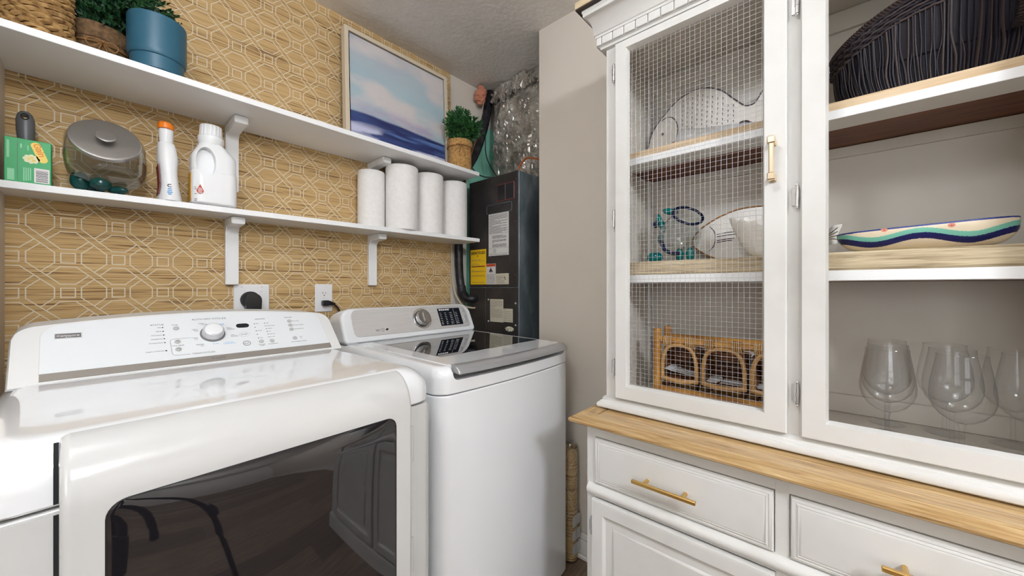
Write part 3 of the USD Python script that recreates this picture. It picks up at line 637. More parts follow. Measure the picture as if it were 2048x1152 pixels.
part(sb, 'side_label', fix(loft([[(x - .0012, y, z) for x, y, z in [(.160 - a * .985, 1.612 - .03, ZL + z_), (.160 - a * .985, 1.612 + .03, ZL + z_), (.160 - a * .985 + .002, 1.612 + .03, ZL + z_), (.160 - a * .985 + .002, 1.612 - .03, ZL + z_)]] for z_, a in ((.02, .0285), (.05, .0255), (.09, .0275), (.11, .0295))])), 'label_maroon', 'dark printed side label', smooth=False)
marks = []
for k, (w_, zz) in enumerate(((.009, .034), (.010, .0285), (.012, .023), (.008, .0175))): marks.append(box(.1555 - w_ / 2, .1555 + w_ / 2, 1.5655, 1.5675, ZL + zz, ZL + zz + .0028))
part(sb, 'printing', cat(*marks), 'ink_blue', smooth=False)
part(sb, 'emblem', tube([(.1555 + .0048 * math.cos(a), 1.5668, ZL + .045 + .0042 * math.sin(a)) for a in np.linspace(.8, 5.6, 16)], .001, 6), 'ink_black')
# detergent jug
dj = thing('detergent_jug', 'large white detergent jug with pinched grip and ribbed cap', 'jug', (.268, 1.61, ZL))
body = rbox(.208, .330, 1.560, 1.655, ZL, ZL + .118, (.026, .026, .010), 6)
shoulder = hull(np.vstack([rbox(.2085, .3295, 1.561, 1.654, ZL + .09, ZL + .185, (.03, .03, .028), 6).vertices, np.array(ell(.262, 1.603, ZL + .214, .029, .029))]))
jm = m3.Manifold(m3.Mesh(np.asarray(body.vertices, np.float32), np.asarray(body.faces, np.uint32))) + m3.Manifold(m3.Mesh(np.asarray(shoulder.vertices, np.float32), np.asarray(shoulder.faces, np.uint32)))
g1 = ext(affinity.scale(Point(0, 0).buffer(1, quad_segs=10), .0255, .050), .050, frame3((.2435, 1.592, ZL + .140), (1, 0, 0), (0, 0, 1)))      # extruded towards the room
g2_ = ext(affinity.scale(Point(0, 0).buffer(1, quad_segs=10), .0235, .050), .060, frame3((.312, 1.603, ZL + .140), (0, 1, 0), (0, 0, 1)))
for g_ in (g1, g2_): jm = jm - man(g_)
part(dj, 'body', jm, 'plastic_white', smooth=38)
part(dj, 'neck', lathe([(0, .205), (.032, .205), (.034, .214), (.0355, .222), (.0355, .232), (.033, .235), (0, .235)], 36, (.262, 1.603, ZL)), 'plastic_white')
capm = lathe([(0, .2352), (.030, .2352), (.0305, .24), (.0292, .270), (.028, .272), (0, .272)], 72, (.262, 1.603, ZL)); v_ = capm.vertices; a_ = np.arctan2(v_[:, 1] - 1.603, v_[:, 0] - .262); rr_ = np.hypot(v_[:, 1] - 1.603, v_[:, 0] - .262)
capm.vertices[:, :2] += (v_[:, :2] - [.262, 1.603]) * (np.where(rr_ > .027, .022 * np.sign(np.sin(a_ * 18)), 0))[:, None]
part(dj, 'cap', capm, 'plastic_white', 'white ribbed screw cap', smooth=20)
part(dj, 'front_label', hull(np.array([(.2072, y, ZL + z_) for y, z_ in rrect(1.583, 1.632, .012, .105, .008)] + [(.209, y, ZL + z_) for y, z_ in rrect(1.583, 1.632, .012, .105, .008)])), 'label_gold', 'yellow front label')
dr = Point(0, 0).buffer(.009, quad_segs=8).union(Polygon([(-.0078, .004), (.0078, .004), (0, .021)]))
dmat = frame3((.2275, 1.5592, ZL + .042), (1, 0, 0), (0, 0, 1))
part(dj, 'drop_emblem', ext(dr, .0006, dmat), 'label_red', 'orange-red drop printed on the jug', smooth=False)
part(dj, 'drop_print', cat(*[box(.2275 - w_, .2275 + w_, 1.5583, 1.5586, ZL + z_, ZL + z_ + .0022) for w_, z_ in ((.004, .049), (.006, .0445), (.005, .040), (.005, .0355))]), 'print_white', smooth=False)
part(dj, 'small_print', cat(*[box(.2135, .2135 + w_, 1.5638, 1.5642, ZL + z_, ZL + z_ + .0016) for w_, z_ in ((.004, .052), (.005, .046), (.006, .030), (.007, .014), (.006, .009))]), 'ink_grey', smooth=False, kind='stuff')
# paper towels
def towel(r_, h_): return [(.0, h_), (.018, h_), (.019, h_ + .0004), (r_ - .004, h_ + .0004), (r_, h_ - .004), (r_ + .0006, h_ * .5), (r_, .004), (r_ - .003, 0), (.02, 0), (.02, h_ * .9), (0, h_ * .9)]
towels = [((.985, 1.594), .0755, .302, 'paper towel roll standing nearest the camera, the tallest of the four'), ((1.147, 1.606), .0745, .302, 'paper towel roll second from the right on the lower shelf'),
          ((1.312, 1.612), .0765, .297, 'rightmost paper towel roll at the end of the lower shelf'), ((.862, 1.6555), .060, .266, 'shortest paper towel roll, leftmost, half hidden behind the others')]
for (x, y), r_, h_, lb in towels:
    t = thing('paper_towel_roll', lb, 'paper towels', (x, y, ZL), group='paper towel rolls on the lower shelf')
    part(t, 'sheets', lathe([(.021, .001), (r_ - .003, 0), (r_, .003), (r_ + .0005, h_ * .5), (r_, h_ - .003), (r_ - .003, h_), (.021, h_ - .001), (.021, .001)], 48, (x, y, ZL)), 'paper_towel')
    part(t, 'core', lathe([(.0195, .002), (.0205, .002), (.0205, h_ - .002), (.0195, h_ - .002), (.0195, .002)], 24, (x, y, ZL)), 'burlap', 'cardboard core')

# ------------------------------------------------------------------ air handler in the closet
AX, AY0, AY1, AZ = 1.47, 1.274, 1.654, 1.795
ah = thing('air_handler', 'tall dark grey metal air handler cabinet with stickers, behind the washer', 'air handler', (1.72, 1.467, 0))
part(ah, 'cabinet', cbox(AX + .004, 1.98, AY0, AY1, 0, AZ, .003), 'handler_side', 'blue-grey galvanised cabinet side')
part(ah, 'access_panel', cat(cbox(AX - .002, AX + .003, AY0 + .001, AY1 - .001, 1.186, AZ - .002, .0015), cbox(AX - .0035, AX - .001, AY0 + .001, AY0 + .012, 1.186, AZ - .002, .001)), 'handler_metal', 'dark grey upper front panel')
lp = part(ah, 'lower_panel', cat(cbox(AX - .0015, AX + .003, AY0 + .001, 1.515, .62, 1.181, .0015), cbox(AX - .0005, AX + .003, 1.5175, AY1 - .001, .62, 1.181, .0015)), 'handler_metal', 'dark grey lower front panels')
bw = part(ah, 'breaker_window', cbox(AX - .0035, AX - .0015, 1.298, 1.425, 1.650, 1.742, .001), 'label_maroon', 'recessed breaker opening with a worn edge')
part(bw, 'breaker', cbox(AX - .006, AX - .003, 1.302, 1.360, 1.654, 1.738, .002), 'black_plastic'); part(bw, 'breaker', cbox(AX - .006, AX - .003, 1.363, 1.421, 1.654, 1.738, .002), 'black_plastic')
part(ah, 'embossed_outline', tube([(AX - .002, y_, z_) for y_, z_ in rrect(1.318, 1.508, 1.590, 1.652 - .013, .012)], .0016, 6, closed=True), 'handler_side')
def label(y0, y1, z0, z1, mat, lab, x=AX - .0026, nm_='sticker'): return part(ah, nm_, box(x, x + .0008, y0, y1, z0, z1), mat, lab, smooth=False)
XL = AX - .0030
def lines(par, y0, y1, zs, hgt, mat='ink_grey', seed=0, jit=.3, nm_='print_lines'):
    r = np.random.default_rng(seed); ms = []
    for z in zs:
        a = y1; 
        while a > y0 + .004:
            w_ = min(a - y0, r.uniform(.006, .03)); ms.append(box(XL - .0001, XL + .0003, a - w_, a, z, z + hgt)); a -= w_ + .0022
            if r.uniform() < jit * .25: break
    return part(par, nm_, cat(*ms), mat, smooth=False, kind='stuff')
# normals face the camera: reading direction is -Y when seen from -X
def ltxt(par, s, hgt, y, z, mat, **k): return part(par, 'lettering', txt(s, hgt, (XL - .0002, y, z), (0, -1, 0), (0, 0, 1), **k), mat, smooth=False)
L1 = label(1.340, 1.492, 1.357, 1.588, 'paper_white', 'large white specification sticker')
lines(L1, 1.348, 1.486, np.linspace(1.482, 1.578, 15), .0026, seed=1); lines(L1, 1.358, 1.462, [1.464, 1.458, 1.452, 1.440, 1.434, 1.428, 1.416, 1.410, 1.404], .003, seed=2)
part(L1, 'rule', cat(*[box(XL - .0001, XL + .0003, 1.342, 1.490, z, z + .001) for z in (1.478, 1.398, 1.368)]), 'ink_grey', smooth=False)
part(L1, 'emblem', tube([(XL, 1.444 + .008 * math.cos(a), 1.384 + .009 * math.sin(a)) for a in np.linspace(0, 2 * PI, 17)[:-1]], .0009, 5, closed=True), 'ink_black'); lines(L1, 1.352, 1.480, [1.361], .0022, seed=4)
L2 = label(1.512, 1.642, 1.200, 1.400, 'energy_yellow', 'yellow energy sticker')
ltxt(L2, 'ENERGYGUIDE', .0150, 1.6375, 1.373, 'ink_black', bold=True, stretch=.80)
part(L2, 'arrow', ext([(-.004, .004), (.004, .004), (0, -.004)], .0004, frame3((XL - .0002, 1.58, 1.362), (0, -1, 0), (0, 0, 1))), 'ink_black', smooth=False)
part(L2, 'rule', cat(box(XL - .0001, XL + .0003, 1.522, 1.634, 1.300, 1.306), box(XL - .0001, XL + .0003, 1.516, 1.638, 1.272, 1.2735), box(XL - .0001, XL + .0003, 1.516, 1.638, 1.246, 1.2475)), 'label_maroon', smooth=False)
lines(L2, 1.525, 1.632, [1.340, 1.334, 1.318, 1.312, 1.280, 1.276, 1.252, 1.212], .0018, seed=5)
L3 = label(1.437, 1.511, 1.200, 1.315, 'paper_white', 'white warning sticker with an orange band')
part(L3, 'warning_band', box(XL - .0001, XL + .0003, 1.439, 1.509, 1.299, 1.313), 'label_red', smooth=False)
part(L3, 'pictogram', cat(*[ext(g_, .0003, frame3((XL - .0001, 1.474, 1.279), (0, -1, 0), (0, 0, 1))) for g_ in (union_all([Point(0, .009).buffer(.004), LineString([(0, .006), (-.011, -.008)]).buffer(.0032), LineString([(0, .006), (.011, -.008)]).buffer(.0032), LineString([(0, .006), (0, -.010)]).buffer(.003)]),)]), 'ink_black', smooth=False)
lines(L3, 1.442, 1.506, np.linspace(1.206, 1.254, 9), .002, seed=6)
L4 = label(1.340, 1.436, 1.200, 1.259, 'paper_old', 'aged paper sticker with a pen mark'); lines(L4, 1.372, 1.430, np.linspace(1.206, 1.242, 6), .0018, seed=7)
part(L4, 'pen_mark', tube([(XL, 1.372, 1.243), (XL, 1.366, 1.232), (XL, 1.363, 1.224)], .0016, 5), 'ink_black')
L5 = label(1.380, 1.480, .994, 1.119, 'paper_old', 'taller aged paper sticker on the lower panel', AX - .0024); lines(L5, 1.386, 1.474, np.linspace(1.02, 1.108, 12), .0018, seed=8)
L6 = label(1.312, 1.379, .998, 1.070, 'paper_old', 'smaller aged paper sticker on the lower panel', AX - .0024); lines(L6, 1.318, 1.374, np.linspace(1.006, 1.062, 7), .0016, seed=9)
for y_, z_ in ((1.292, 1.10), (1.292, .985), (1.494, 1.115), (1.494, .995)):
    part(ah, 'screw', lathe([(0, .006), (.0035, .005), (.0055, .002), (.0055, 0)], 12, M=frame3((AX - .0014, y_, z_), (0, 1, 0), (0, 0, 1), (-1, 0, 0))), 'zinc', 'zinc hex screw')
for y_, z_ in ((1.290, 1.53), (1.287, 1.75), (1.292, 1.25)): part(ah, 'screw', sph((AX - .003, y_, z_), .004, 1), 'label_maroon', 'rusty screw')
part(ah, 'wrinkled_tag', moved(fix(loft([[(AX - .006 - .004 * math.sin(7 * a), 1.335 + .028 * math.cos(a), .962 + .012 * math.sin(a) * (1 + .2 * math.cos(5 * a))) for a in np.linspace(0, 2 * PI, 24)[:-1]], [(AX - .0015, 1.335 + .03 * math.cos(a), .962 + .014 * math.sin(a)) for a in np.linspace(0, 2 * PI, 24)[:-1]]])), (0, 0, 0)), 'paper_old', 'crumpled torn tag')

# foil wrapped plenum above it
nu, nv = 72, 84
u, v = np.meshgrid(np.linspace(1.16, 1.645, nu), np.linspace(AZ + .006, CEIL - .005, nv))
Pn = np.stack([u * 9, v * 9, np.zeros_like(u)], -1)
ridge = 1 - 2 * np.abs(meshkit.fbm(Pn + 3, 4, 5) - .5); ridge2 = 1 - 2 * np.abs(meshkit.fbm(Pn * np.array([2.6, 2.0, 1]) + 9, 4, 9) - .5)
u = u + .006 * (meshkit.noise(Pn * 9, 3) - .5); v = v + .006 * (meshkit.noise(Pn * 9 + 40, 4) - .5)
fx = 1.670 - .014 * ridge ** 4 - .008 * ridge2 ** 3 - .012 * meshkit.fbm(Pn * .35, 2, 3) - .004 * meshkit.noise(Pn * 7, 6) + .03 * np.clip((np.abs(u - 1.4025) - .228) / .02, 0, 1) ** 2
G = np.stack([fx, u, v], -1).reshape(-1, 3); f = []
for j in range(nv - 1):
    for i in range(nu - 1):
        k = j * nu + i; f += [(k, k + nu + 1, k + 1), (k, k + nu, k + nu + 1)]
du = thing('foil_duct', 'silver foil wrapped duct between the air handler and the ceiling', 'duct', (1.85, 1.413, AZ))
part(du, 'foil_wrap', trimesh.Trimesh(G, np.array(f), process=False), 'foil', 'crumpled silver foil facing', smooth=False)
part(du, 'core', box(1.712, 1.99, 1.17, 1.635, AZ + .001, CEIL - .002), 'foil', smooth=False)
r = np.random.default_rng(5)
for k in range(8):
    y_ = 1.60 - k * .056 + r.uniform(-.01, .01); z_ = CEIL - .05 - r.uniform(0, .035); w_, h_ = r.uniform(.03, .06), r.uniform(.03, .075)
    n_ = 26; ring0 = [(1.634 - .010 * r.uniform(0, 1), y_ + w_ * math.cos(a) * r.uniform(.45, 1), min(CEIL - .003, z_ + h_ * math.sin(a) * r.uniform(.45, 1))) for i, a in enumerate(np.linspace(0, 2 * PI, n_ + 1)[:-1])]
    part(du, 'foil_tape', fix(loft([ring0, [(x + .012, y2, z2) for x, y2, z2 in ring0]])), 'foil', 'crinkled bright foil tape', smooth=False)
gb = single('drywall_panel', cbox(1.50, 1.985, WY - .0040, WY - .0008, .0, 2.20, .0005), 'green_board', 'mint green drywall panel on the wall behind the air handler', 'drywall panel')
# pipes and wires at the left of the air handler
pp = thing('refrigerant_pipe', 'black insulated pipe running from the ceiling down to the air handler', 'pipe', (1.44, 1.66, 1.1))
part(pp, 'insulation', tube([(1.672, 1.686, CEIL - .004), (1.622, 1.686, 2.2), (1.545, 1.687, 2.0), (1.452, 1.690, 1.84), (1.420, 1.691, 1.66), (1.418, 1.69, 1.40), (1.424, 1.69, 1.26), (1.432, 1.684, 1.18)], [.026, .028, .028, .027, .026, .024, .023, .023], 16, 6), 'foil_black')
part(pp, 'taped_elbow', tube([(1.432, 1.684, 1.19), (1.428, 1.668, 1.145), (1.432, 1.635, 1.12), (1.442, 1.606, 1.118), (1.462, 1.600, 1.118)], [.025, .028, .025, .022, .022], 14, 5), 'foil_black', 'crumpled black tape around the elbow')
single('liquid_line', tube([(1.386, 1.7135, CEIL - .3), (1.386, 1.7135, 1.45), (1.386, 1.7135, 1.30), (1.392, 1.700, 1.17), (1.412, 1.655, 1.085), (1.445, 1.608, 1.066), (1.4645, 1.600, 1.066)], .0055, 10, 6), 'cable_white', 'thin pale copper line curving into the air handler', 'pipe')
single('thermostat_wire', tube([(1.54, 1.646, 2.12), (1.482, 1.646, 1.98), (1.452, 1.645, 1.87), (1.440, 1.655, 1.78), (1.438, 1.656, 1.70)], .003, 6, 6), 'copper_orange', 'thin orange-brown wire beside the black insulated pipe', 'wire')
single('control_cable', tube([(1.43, 1.65, 1.95), (1.44, 1.62, 1.89), (1.455, 1.575, 1.835), (1.467, 1.53, 1.808), (1.48, 1.49, 1.800)], .0032, 6, 6), 'black_rubber', 'black cable looping over the green drywall to the cabinet top', 'cable')
single('thin_cable', tube([(1.585, 1.640, 2.12), (1.575, 1.625, 1.99), (1.565, 1.575, 1.90), (1.55, 1.505, 1.82), (1.54, 1.475, 1.7985)], .003, 6, 6), 'black_rubber', 'thin black cable hanging in front of the foil edge', 'cable')
single('orange_cable', tube([(1.50, 1.272 + .03, 1.7985), (1.51, 1.295, 1.835), (1.53, 1.275, 1.868), (1.55, 1.255, 1.872), (1.565, 1.22, 1.862), (1.57, 1.16, 1.83)], .0055, 8, 6), 'copper_orange', 'orange cable arching over the top of the air handler', 'cable')
tf = sph((0, 0, 0), (.030, .034, .055), 3); v_ = tf.vertices; tf.vertices += v_ / np.linalg.norm(v_, axis=1)[:, None] * ((meshkit.fbm(v_ * 60, 4, 2) - .5) * .05)[:, None]
single('insulation_tuft', moved(tf, (1.572, 1.664, CEIL - .070)), 'insulation', 'pink fibreglass tuft poking out at the ceiling corner', 'insulation', smooth=60)
single('hanging_string', tube([(1.572, 1.64, CEIL - .115), (1.555, 1.64, 2.22), (1.525, 1.645, 2.12), (1.515, 1.645, 2.08)], .0022, 5, 6), 'cable_white', 'pale string hanging below the fibreglass tuft', 'string')

# roll of leftover wallpaper
wr = thing('wallpaper_roll', 'leftover wallpaper roll in clear wrap standing between washer and wall', 'wallpaper roll', (1.383, .90, 0))
part(wr, 'paper', lathe([(.012, .012), (.030, .010), (.030, .49), (.012, .488)], 28, (1.383, .90, 0)), 'grasscloth')
a_ = np.linspace(0, 2 * PI, 25)
part(wr, 'printed_lines', cat(*[tube([(1.383 + .0303 * math.cos(t), .90 + .0303 * math.sin(t), z_ + .03 * math.sin(t * 2 + k)) for t in a_[:-1]], .0011, 4, closed=True) for k, z_ in enumerate(np.linspace(.19, .46, 7))]), 'pattern_cream', smooth=False)
part(wr, 'end_label', cat(*[cbox(1.352, 1.414, .868, .8685, z_, z_ + .045, .0003) for z_ in (.04, .10, .16)]), 'bag_plastic', smooth=False)
part(wr, 'wrap', lathe([(.001, 0.0005), (.032, .0005), (.033, .01), (.0325, .25), (.033, .50), (.026, .51), (.001, .511)], 28, (1.383, .90, 0)), 'clear_plastic', 'clear plastic wrap')

# ------------------------------------------------------------------ dryer
DL = (.225, .760, 0.)
dy = thing('dryer', 'white front-loading clothes dryer with a dark door window, left of the washer', 'dryer', DL, 2.0)
def plan(hw, y0, y1, r, n=8, bow=0.):
    P = rrect(-hw, hw, y0, y1, [r, r, .012, .012], n)
    # dense front edge so that it can be bowed
    out = []
    for i, p in enumerate(P):
        q_ = P[(i + 1) % len(P)]; k = max(1, int(math.hypot(q_[0] - p[0], q_[1] - p[1]) / .03)) if abs(q_[1] - p[1]) < 1e-9 and p[1] < .1 else 1
        out += [(p[0] + (q_[0] - p[0]) * t / k, p[1] + (q_[1] - p[1]) * t / k) for t in range(k)]
    return np.array([(x, y - bow * max(0, 1 - (x / hw) ** 2) * (1 if y < .2 else 0)) for x, y in out])
def layer(P, z, inset=0.):
    Q = P.copy()
    if inset:
        c = np.array([(P[:, 0].min() + P[:, 0].max()) / 2, (P[:, 1].min() + P[:, 1].max()) / 2]); hw = (P.max(0) - P.min(0)) / 2
        Q = c + (P - c) * (hw - inset) / hw
    zz = z(Q[:, 0], Q[:, 1]) if callable(z) else np.full(len(Q), z)
    return np.column_stack([Q, zz])
pd_ = plan(.342, .002, .72, .03)
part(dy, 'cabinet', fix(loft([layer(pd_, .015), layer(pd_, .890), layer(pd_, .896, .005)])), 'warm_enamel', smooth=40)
pc_ = plan(.343, -.001, .725, .05)
rg = [layer(pc_, .9015, .003), layer(pc_, .905)]
for a in np.linspace(0, PI / 2, 10): rg.append(layer(pc_, .928 + .057 * math.sin(a), .052 * (1 - math.cos(a))))
part(dy, 'top_cover', fix(loft(rg)), 'white_enamel', 'glossy white top with rounded edges', smooth=40)
# door: outer profile in (y, z), rounded over at the top, small roll at both sides
prof = [(-.030, .090), (-.0345, .094), (-.036, .10)] + [(-.036, z) for z in np.linspace(.2, .88, 6)] + [(.030 - .066 * math.cos(a), .900 + .0865 * math.sin(a)) for a in np.linspace(0, math.radians(84), 14)]
prof = np.array(prof); nrm_ = np.zeros_like(prof); tt = np.gradient(prof, axis=0); nrm_ = np.column_stack([-tt[:, 1], tt[:, 0]]); nrm_ /= np.linalg.norm(nrm_, axis=1)[:, None]
inner = np.array([(.038, .955), (.012, .90), (.006, .80), (.006, .09)])
def drow(x, d): return [(x, y, z) for y, z in np.vstack([prof - nrm_ * d, inner])]
rows_ = [drow(-.2555, .012)] + [drow(-.2555 + .010 * (1 - math.cos(a)), .010 * (1 - math.sin(a))) for a in np.linspace(0, PI / 2, 6)] + [drow(x, 0) for x in np.linspace(-.2, .2, 5)] + [drow(.2555 - .010 * (1 - math.cos(a)), .010 * (1 - math.sin(a))) for a in np.linspace(PI / 2, 0, 6)] + [drow(.2555, .012)]
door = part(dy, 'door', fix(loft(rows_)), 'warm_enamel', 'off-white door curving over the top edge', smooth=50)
# convex dark window
WX0, WX1, WZ0, WZ1 = -.217, .2115, .52, .900
BUL = .016
ro = np.array(rrect(WX0, WX1, WZ0, WZ1, .021, 6)); cxy = np.array([(WX0 + WX1) / 2, (WZ0 + WZ1) / 2]); V, F = [], []
KS = np.r_[np.linspace(0, .86, 14), .90, .93, .955, .975, .99, 1.0]; n_ = 4 * 7
dense = []
for i in range(len(ro)):
    p, q_ = ro[i], ro[(i + 1) % len(ro)]; k = max(1, int(np.linalg.norm(q_ - p) / .02)); dense += [p + (q_ - p) * t / k for t in range(k)]
ro = np.array(dense); n_ = len(ro)
for s in KS:
    P = cxy + (ro - cxy) * s; uu = (P[:, 0] - cxy[0]) / (WX1 - WX0) * 2; vv = (P[:, 1] - cxy[1]) / (WZ1 - WZ0) * 2
    yb = -.0364 - BUL * (1 - uu ** 2) * (1 - .12 * vv ** 2 - .88 * vv ** 14)
    if s == 1.0: yb = yb * 0 - .0362
    V.append(np.column_stack([P[:, 0], yb, P[:, 1]]))
V = np.vstack(V)
for i in range(len(KS) - 1):
    for j in range(n_):
        k = (j + 1) % n_; q_ = (i * n_ + j, i * n_ + k, (i + 1) * n_ + k, (i + 1) * n_ + j); F += [(q_[0], q_[1], q_[2]), (q_[0], q_[2], q_[3])]
wm = trimesh.Trimesh(V, np.array(F), process=False); tri = wm.triangles; wm.update_faces(np.linalg.norm(np.cross(tri[:, 1] - tri[:, 0], tri[:, 2] - tri[:, 0]), axis=1) > 1e-12)
if wm.face_normals[:, 1].mean() > 0: wm.invert()
part(door, 'window', wm, 'door_glass', 'bulging dark glass window', smooth=True)
part(door, 'window_gasket', tube([(x, -.0362, z) for x, z in ro], .0008, 6, closed=True), 'black_rubber')
for z0, z1 in ((.782, .862), (.528, .606)):
    hg = part(dy, 'hinge', cat(cbox(.2565, .2665, -.0205, .0015, z0, z1, .0015), cyl((.2605, -.022, z0 - .001), (.2605, -.022, z1 + .001), .0042, 14)), 'warm_enamel')
part(dy, 'door_gap', cat(box(-.2605, -.2560, .0005, .003, .09, .89), box(.2562, .259, .0005, .003, .09, .89), extX([(-.0012 + .052 * (1 - math.cos(a)) - .0012 * math.cos(a), .928 + .057 * math.sin(a) + .0012 * math.sin(a)) for a in np.linspace(0, 1.0, 10)] + [(.03, .95), (.006, .905), (-.0024, .905)], -.2605, -.2560)), 'dark_gap', smooth=False, kind='stuff')
# console
CU = np.array([0, .7153, .6988]); CO = np.array([0, .470, .985]); CN = np.array([0, -.6988, .7153])
def dface(s, t, d=0.): return CO + np.array([s, 0, 0]) + CU * t + CN * d
def ttop(s): return .187 - .029 * (s / .33) ** 2
def outl(hw, t0, dt, r, n=26):
    P = [(-hw, t0)]
    xs = np.r_[np.linspace(-hw, -hw + r, 9)[:-1], np.linspace(-hw + r, hw - r, n), np.linspace(hw - r, hw, 9)[1:]]; cor = lambda s: ttop(s) + dt - r * (1 - math.sqrt(max(0., 1 - max(0, (abs(s) - (hw - r)) / r) ** 2)))
    P += [(s, cor(s)) for s in xs]; P += [(hw, t0)]; return [(s + .005, t) for s, t in P]
fr_ = outl(.328, -.003, -.006, .030); fr2 = outl(.331, -.003, 0, .033)
pts = [dface(s, t, 0) for s, t in fr_] + [dface(s, t, -.007) for s, t in fr2] + [np.array([s, .715, .985 + max(0, t) * .70 * .985]) for s, t in fr2]
con = part(dy, 'console', hull(pts), 'console_plastic', 'off-white control console with a slanted face', smooth=40)
MD = lambda s, t, d=0.: frame3(dface(s, t, d), (1, 0, 0), CU)
pp_ = [(-.285, .0235), (.302, .0235), (.302, .125)] + [(.302 - .028 * (1 - math.cos(a)), .125 + .034 * math.sin(a)) for a in np.linspace(.2, PI / 2, 7)] + [(s, ttop(s) - .0115) for s in np.linspace(.25, -.23, 20)] + [(-.285 + .03 * (1 - math.cos(a)), .122 + .036 * math.sin(a)) for a in np.linspace(PI / 2, .2, 7)] + [(-.285, .122)]
part(con, 'panel_edge', ext(Polygon(pp_).buffer(.0009).simplify(.0002), .0008, MD(0, 0, 0)), 'ink_pale', smooth=False)
part(con, 'control_panel', ext(Polygon(pp_).simplify(.0002), .0014, MD(0, 0, 0)), 'panel_print', 'cool white printed control panel', smooth=False)
part(con, 'trim_strip', ext(Polygon([(-.285, .0045), (.303, .0045), (.303, .0225), (-.285, .0225)]), .0022, MD(0, 0, 0)), 'trim_taupe', 'taupe trim strip', smooth=False)
TD = .0014
def dt_(s, h_, x, t, mat='ink_grey', bold=False, center=False, stretch=1., d=TD): return txt(s, h_, dface(x, t, d), (1, 0, 0), CU, .0003, bold, center, stretch)
def dpart(name, mesh, mat, **k): return part(con, name, mesh, mat, **k)
dpart('lettering', cat(dt_('AUTO DRY CYCLES', .0052, .010, .1505, center=True, stretch=1.15)), 'ink_grey', smooth=False)
dpart('lettering', dt_('TIMED CYCLES', .0042, -.041, .0335, stretch=1.1), 'ink_grey', smooth=False)
dpart('lettering', dt_('STATUS', .0044, -.111, .139, stretch=1.05), 'ink_grey', smooth=False)
dpart('lettering', dt_('MODIFIERS', .0034, .131, .1405, center=True), 'ink_grey', smooth=False)
dpart('lettering', dt_('OPTIONS', .0034, .198, .1405), 'ink_grey', smooth=False)
dpart('lettering', dt_('Normal', .0040, .0215, .1285, bold=True), 'ink_blue', smooth=False)
for s_, x, t, c_ in (('Cotton /', -.008, .136, 1), ('Towels', -.004, .1315, 1), ('Heavy', -.0255, .1155, 1), ('Duty', -.0235, .1105, 1), ('Timed', -.029, .0865, 1), ('Dry', -.0265, .0815, 1), ('Express', -.021, .0625, 1), ('Dry', -.017, .0575, 1), ('Bulky /', .0435, .1135, 0), ('Bedding', .0445, .1085, 0), ('Ultra', .0485, .0865, 0), ('Delicate', .0485, .0815, 0), ('Power', -.064, .1365, 1), ('Time Adjust', -.065, .0655, 1), ('End of Signal Volume', .216, .0405, 1), ('Dryness', .1165, .0425, 1), ('Level', .1165, .0385, 1), ('Temperature', .1445, .0415, 1)):
    dpart('lettering', dt_(s_, .0031, x, t, center=bool(c_)), 'ink_grey', smooth=False)
dpart('lettering', cat(dt_('Air Dry', .003, .012, .0605, center=True), dt_('Touch Up', .003, .041, .062, center=True), dt_('Wrinkle Guard', .003, .041, .0575, center=True)), 'ink_blue', smooth=False)
for k, s_ in enumerate(('Wet', 'Damp', 'Cool Down', 'Clothes Dry', 'Wrinkle Guard')):
    t = .131 - k * .0127; m = dt_(s_, .0029, 0, t - .001); m.apply_translation([-.0915 - m.bounds[1][0], 0, 0]); dpart('lettering', m, 'ink_grey', smooth=False); dpart('indicator', lathe([(0, .0016), (.0016, .0016), (.0016, .0010)], 10, M=MD(-.0885, t, 0)), 'ink_black')
m = dt_('Check Lint Screen', .0029, 0, .053); m.apply_translation([-.0915 - m.bounds[1][0], 0, 0]); dpart('lettering', m, 'ink_grey', smooth=False); dpart('indicator', lathe([(0, .0016), (.002, .0016), (.002, .0010)], 10, M=MD(-.0885, .054, 0)), 'ink_black')
for x0_, n_l, names in ((.1125, 5, ('Most', '', 'Normal', '', 'Less')), (.1395, 6, ('High', 'Medium High', 'Medium', 'Low', 'Extra Low', 'Air Only'))):
    for k in range(n_l):
        t = .124 - k * .055 / (n_l - 1); dpart('indicator', lathe([(0, .0016), (.0014, .0016), (.0014, .0010)], 8, M=MD(x0_, t, 0)), 'ink_black')
        if names[k]: dpart('lettering', dt_(names[k], .0024, x0_ + .0035, t - .001), 'ink_grey', smooth=False)
for k, (s_, t) in enumerate((('Drum Light', .126), ('Damp Dry Signal', .109), ('Wrinkle Guard', .092))):
    dpart('lettering', dt_(s_, .0025, .219, t - .001), 'ink_grey', smooth=False); dpart('indicator', lathe([(0, .0016), (.0012, .0016), (.0012, .0010)], 8, M=MD(.2165, t, 0)), 'ink_black')
dpart('lettering', cat(dt_('High', .0024, .221, .0585), dt_('Low', .0024, .2215, .0525)), 'ink_grey', smooth=False)
btn = [(0, .0046), (.0045, .0044), (.0058, .0036), (.0062, .0012), (.0062, .001)]
for x, t in ((-.063, .125), (.117, .055), (.144, .0535), (.2085, .126), (.2075, .109), (.2065, .0915), (.207, .0555), (-.0645, .0795), (-.0655, .0545)): dpart('button', lathe(btn, 24, M=MD(x, t, 0)), 'button_pale')
def chev(x, t, sgn): return tube([dface(x - .0028, t - .001 * sgn, .0049), dface(x, t + .0013 * sgn, .0049), dface(x + .0028, t - .001 * sgn, .0049)], .0004, 5)
dpart('chevron', chev(-.0645, .0795, 1), 'ink_grey'); dpart('chevron', chev(-.0655, .0545, -1), 'ink_grey')
dpart('cycle_box', tube([dface(s, t, TD) for s, t in ((-.036, .0895), (-.07, .0895), (-.0765, .0875), (-.0785, .082), (-.0785, .044), (-.0765, .0385), (-.071, .036), (-.044, .036))], .0004, 5), 'ink_grey')
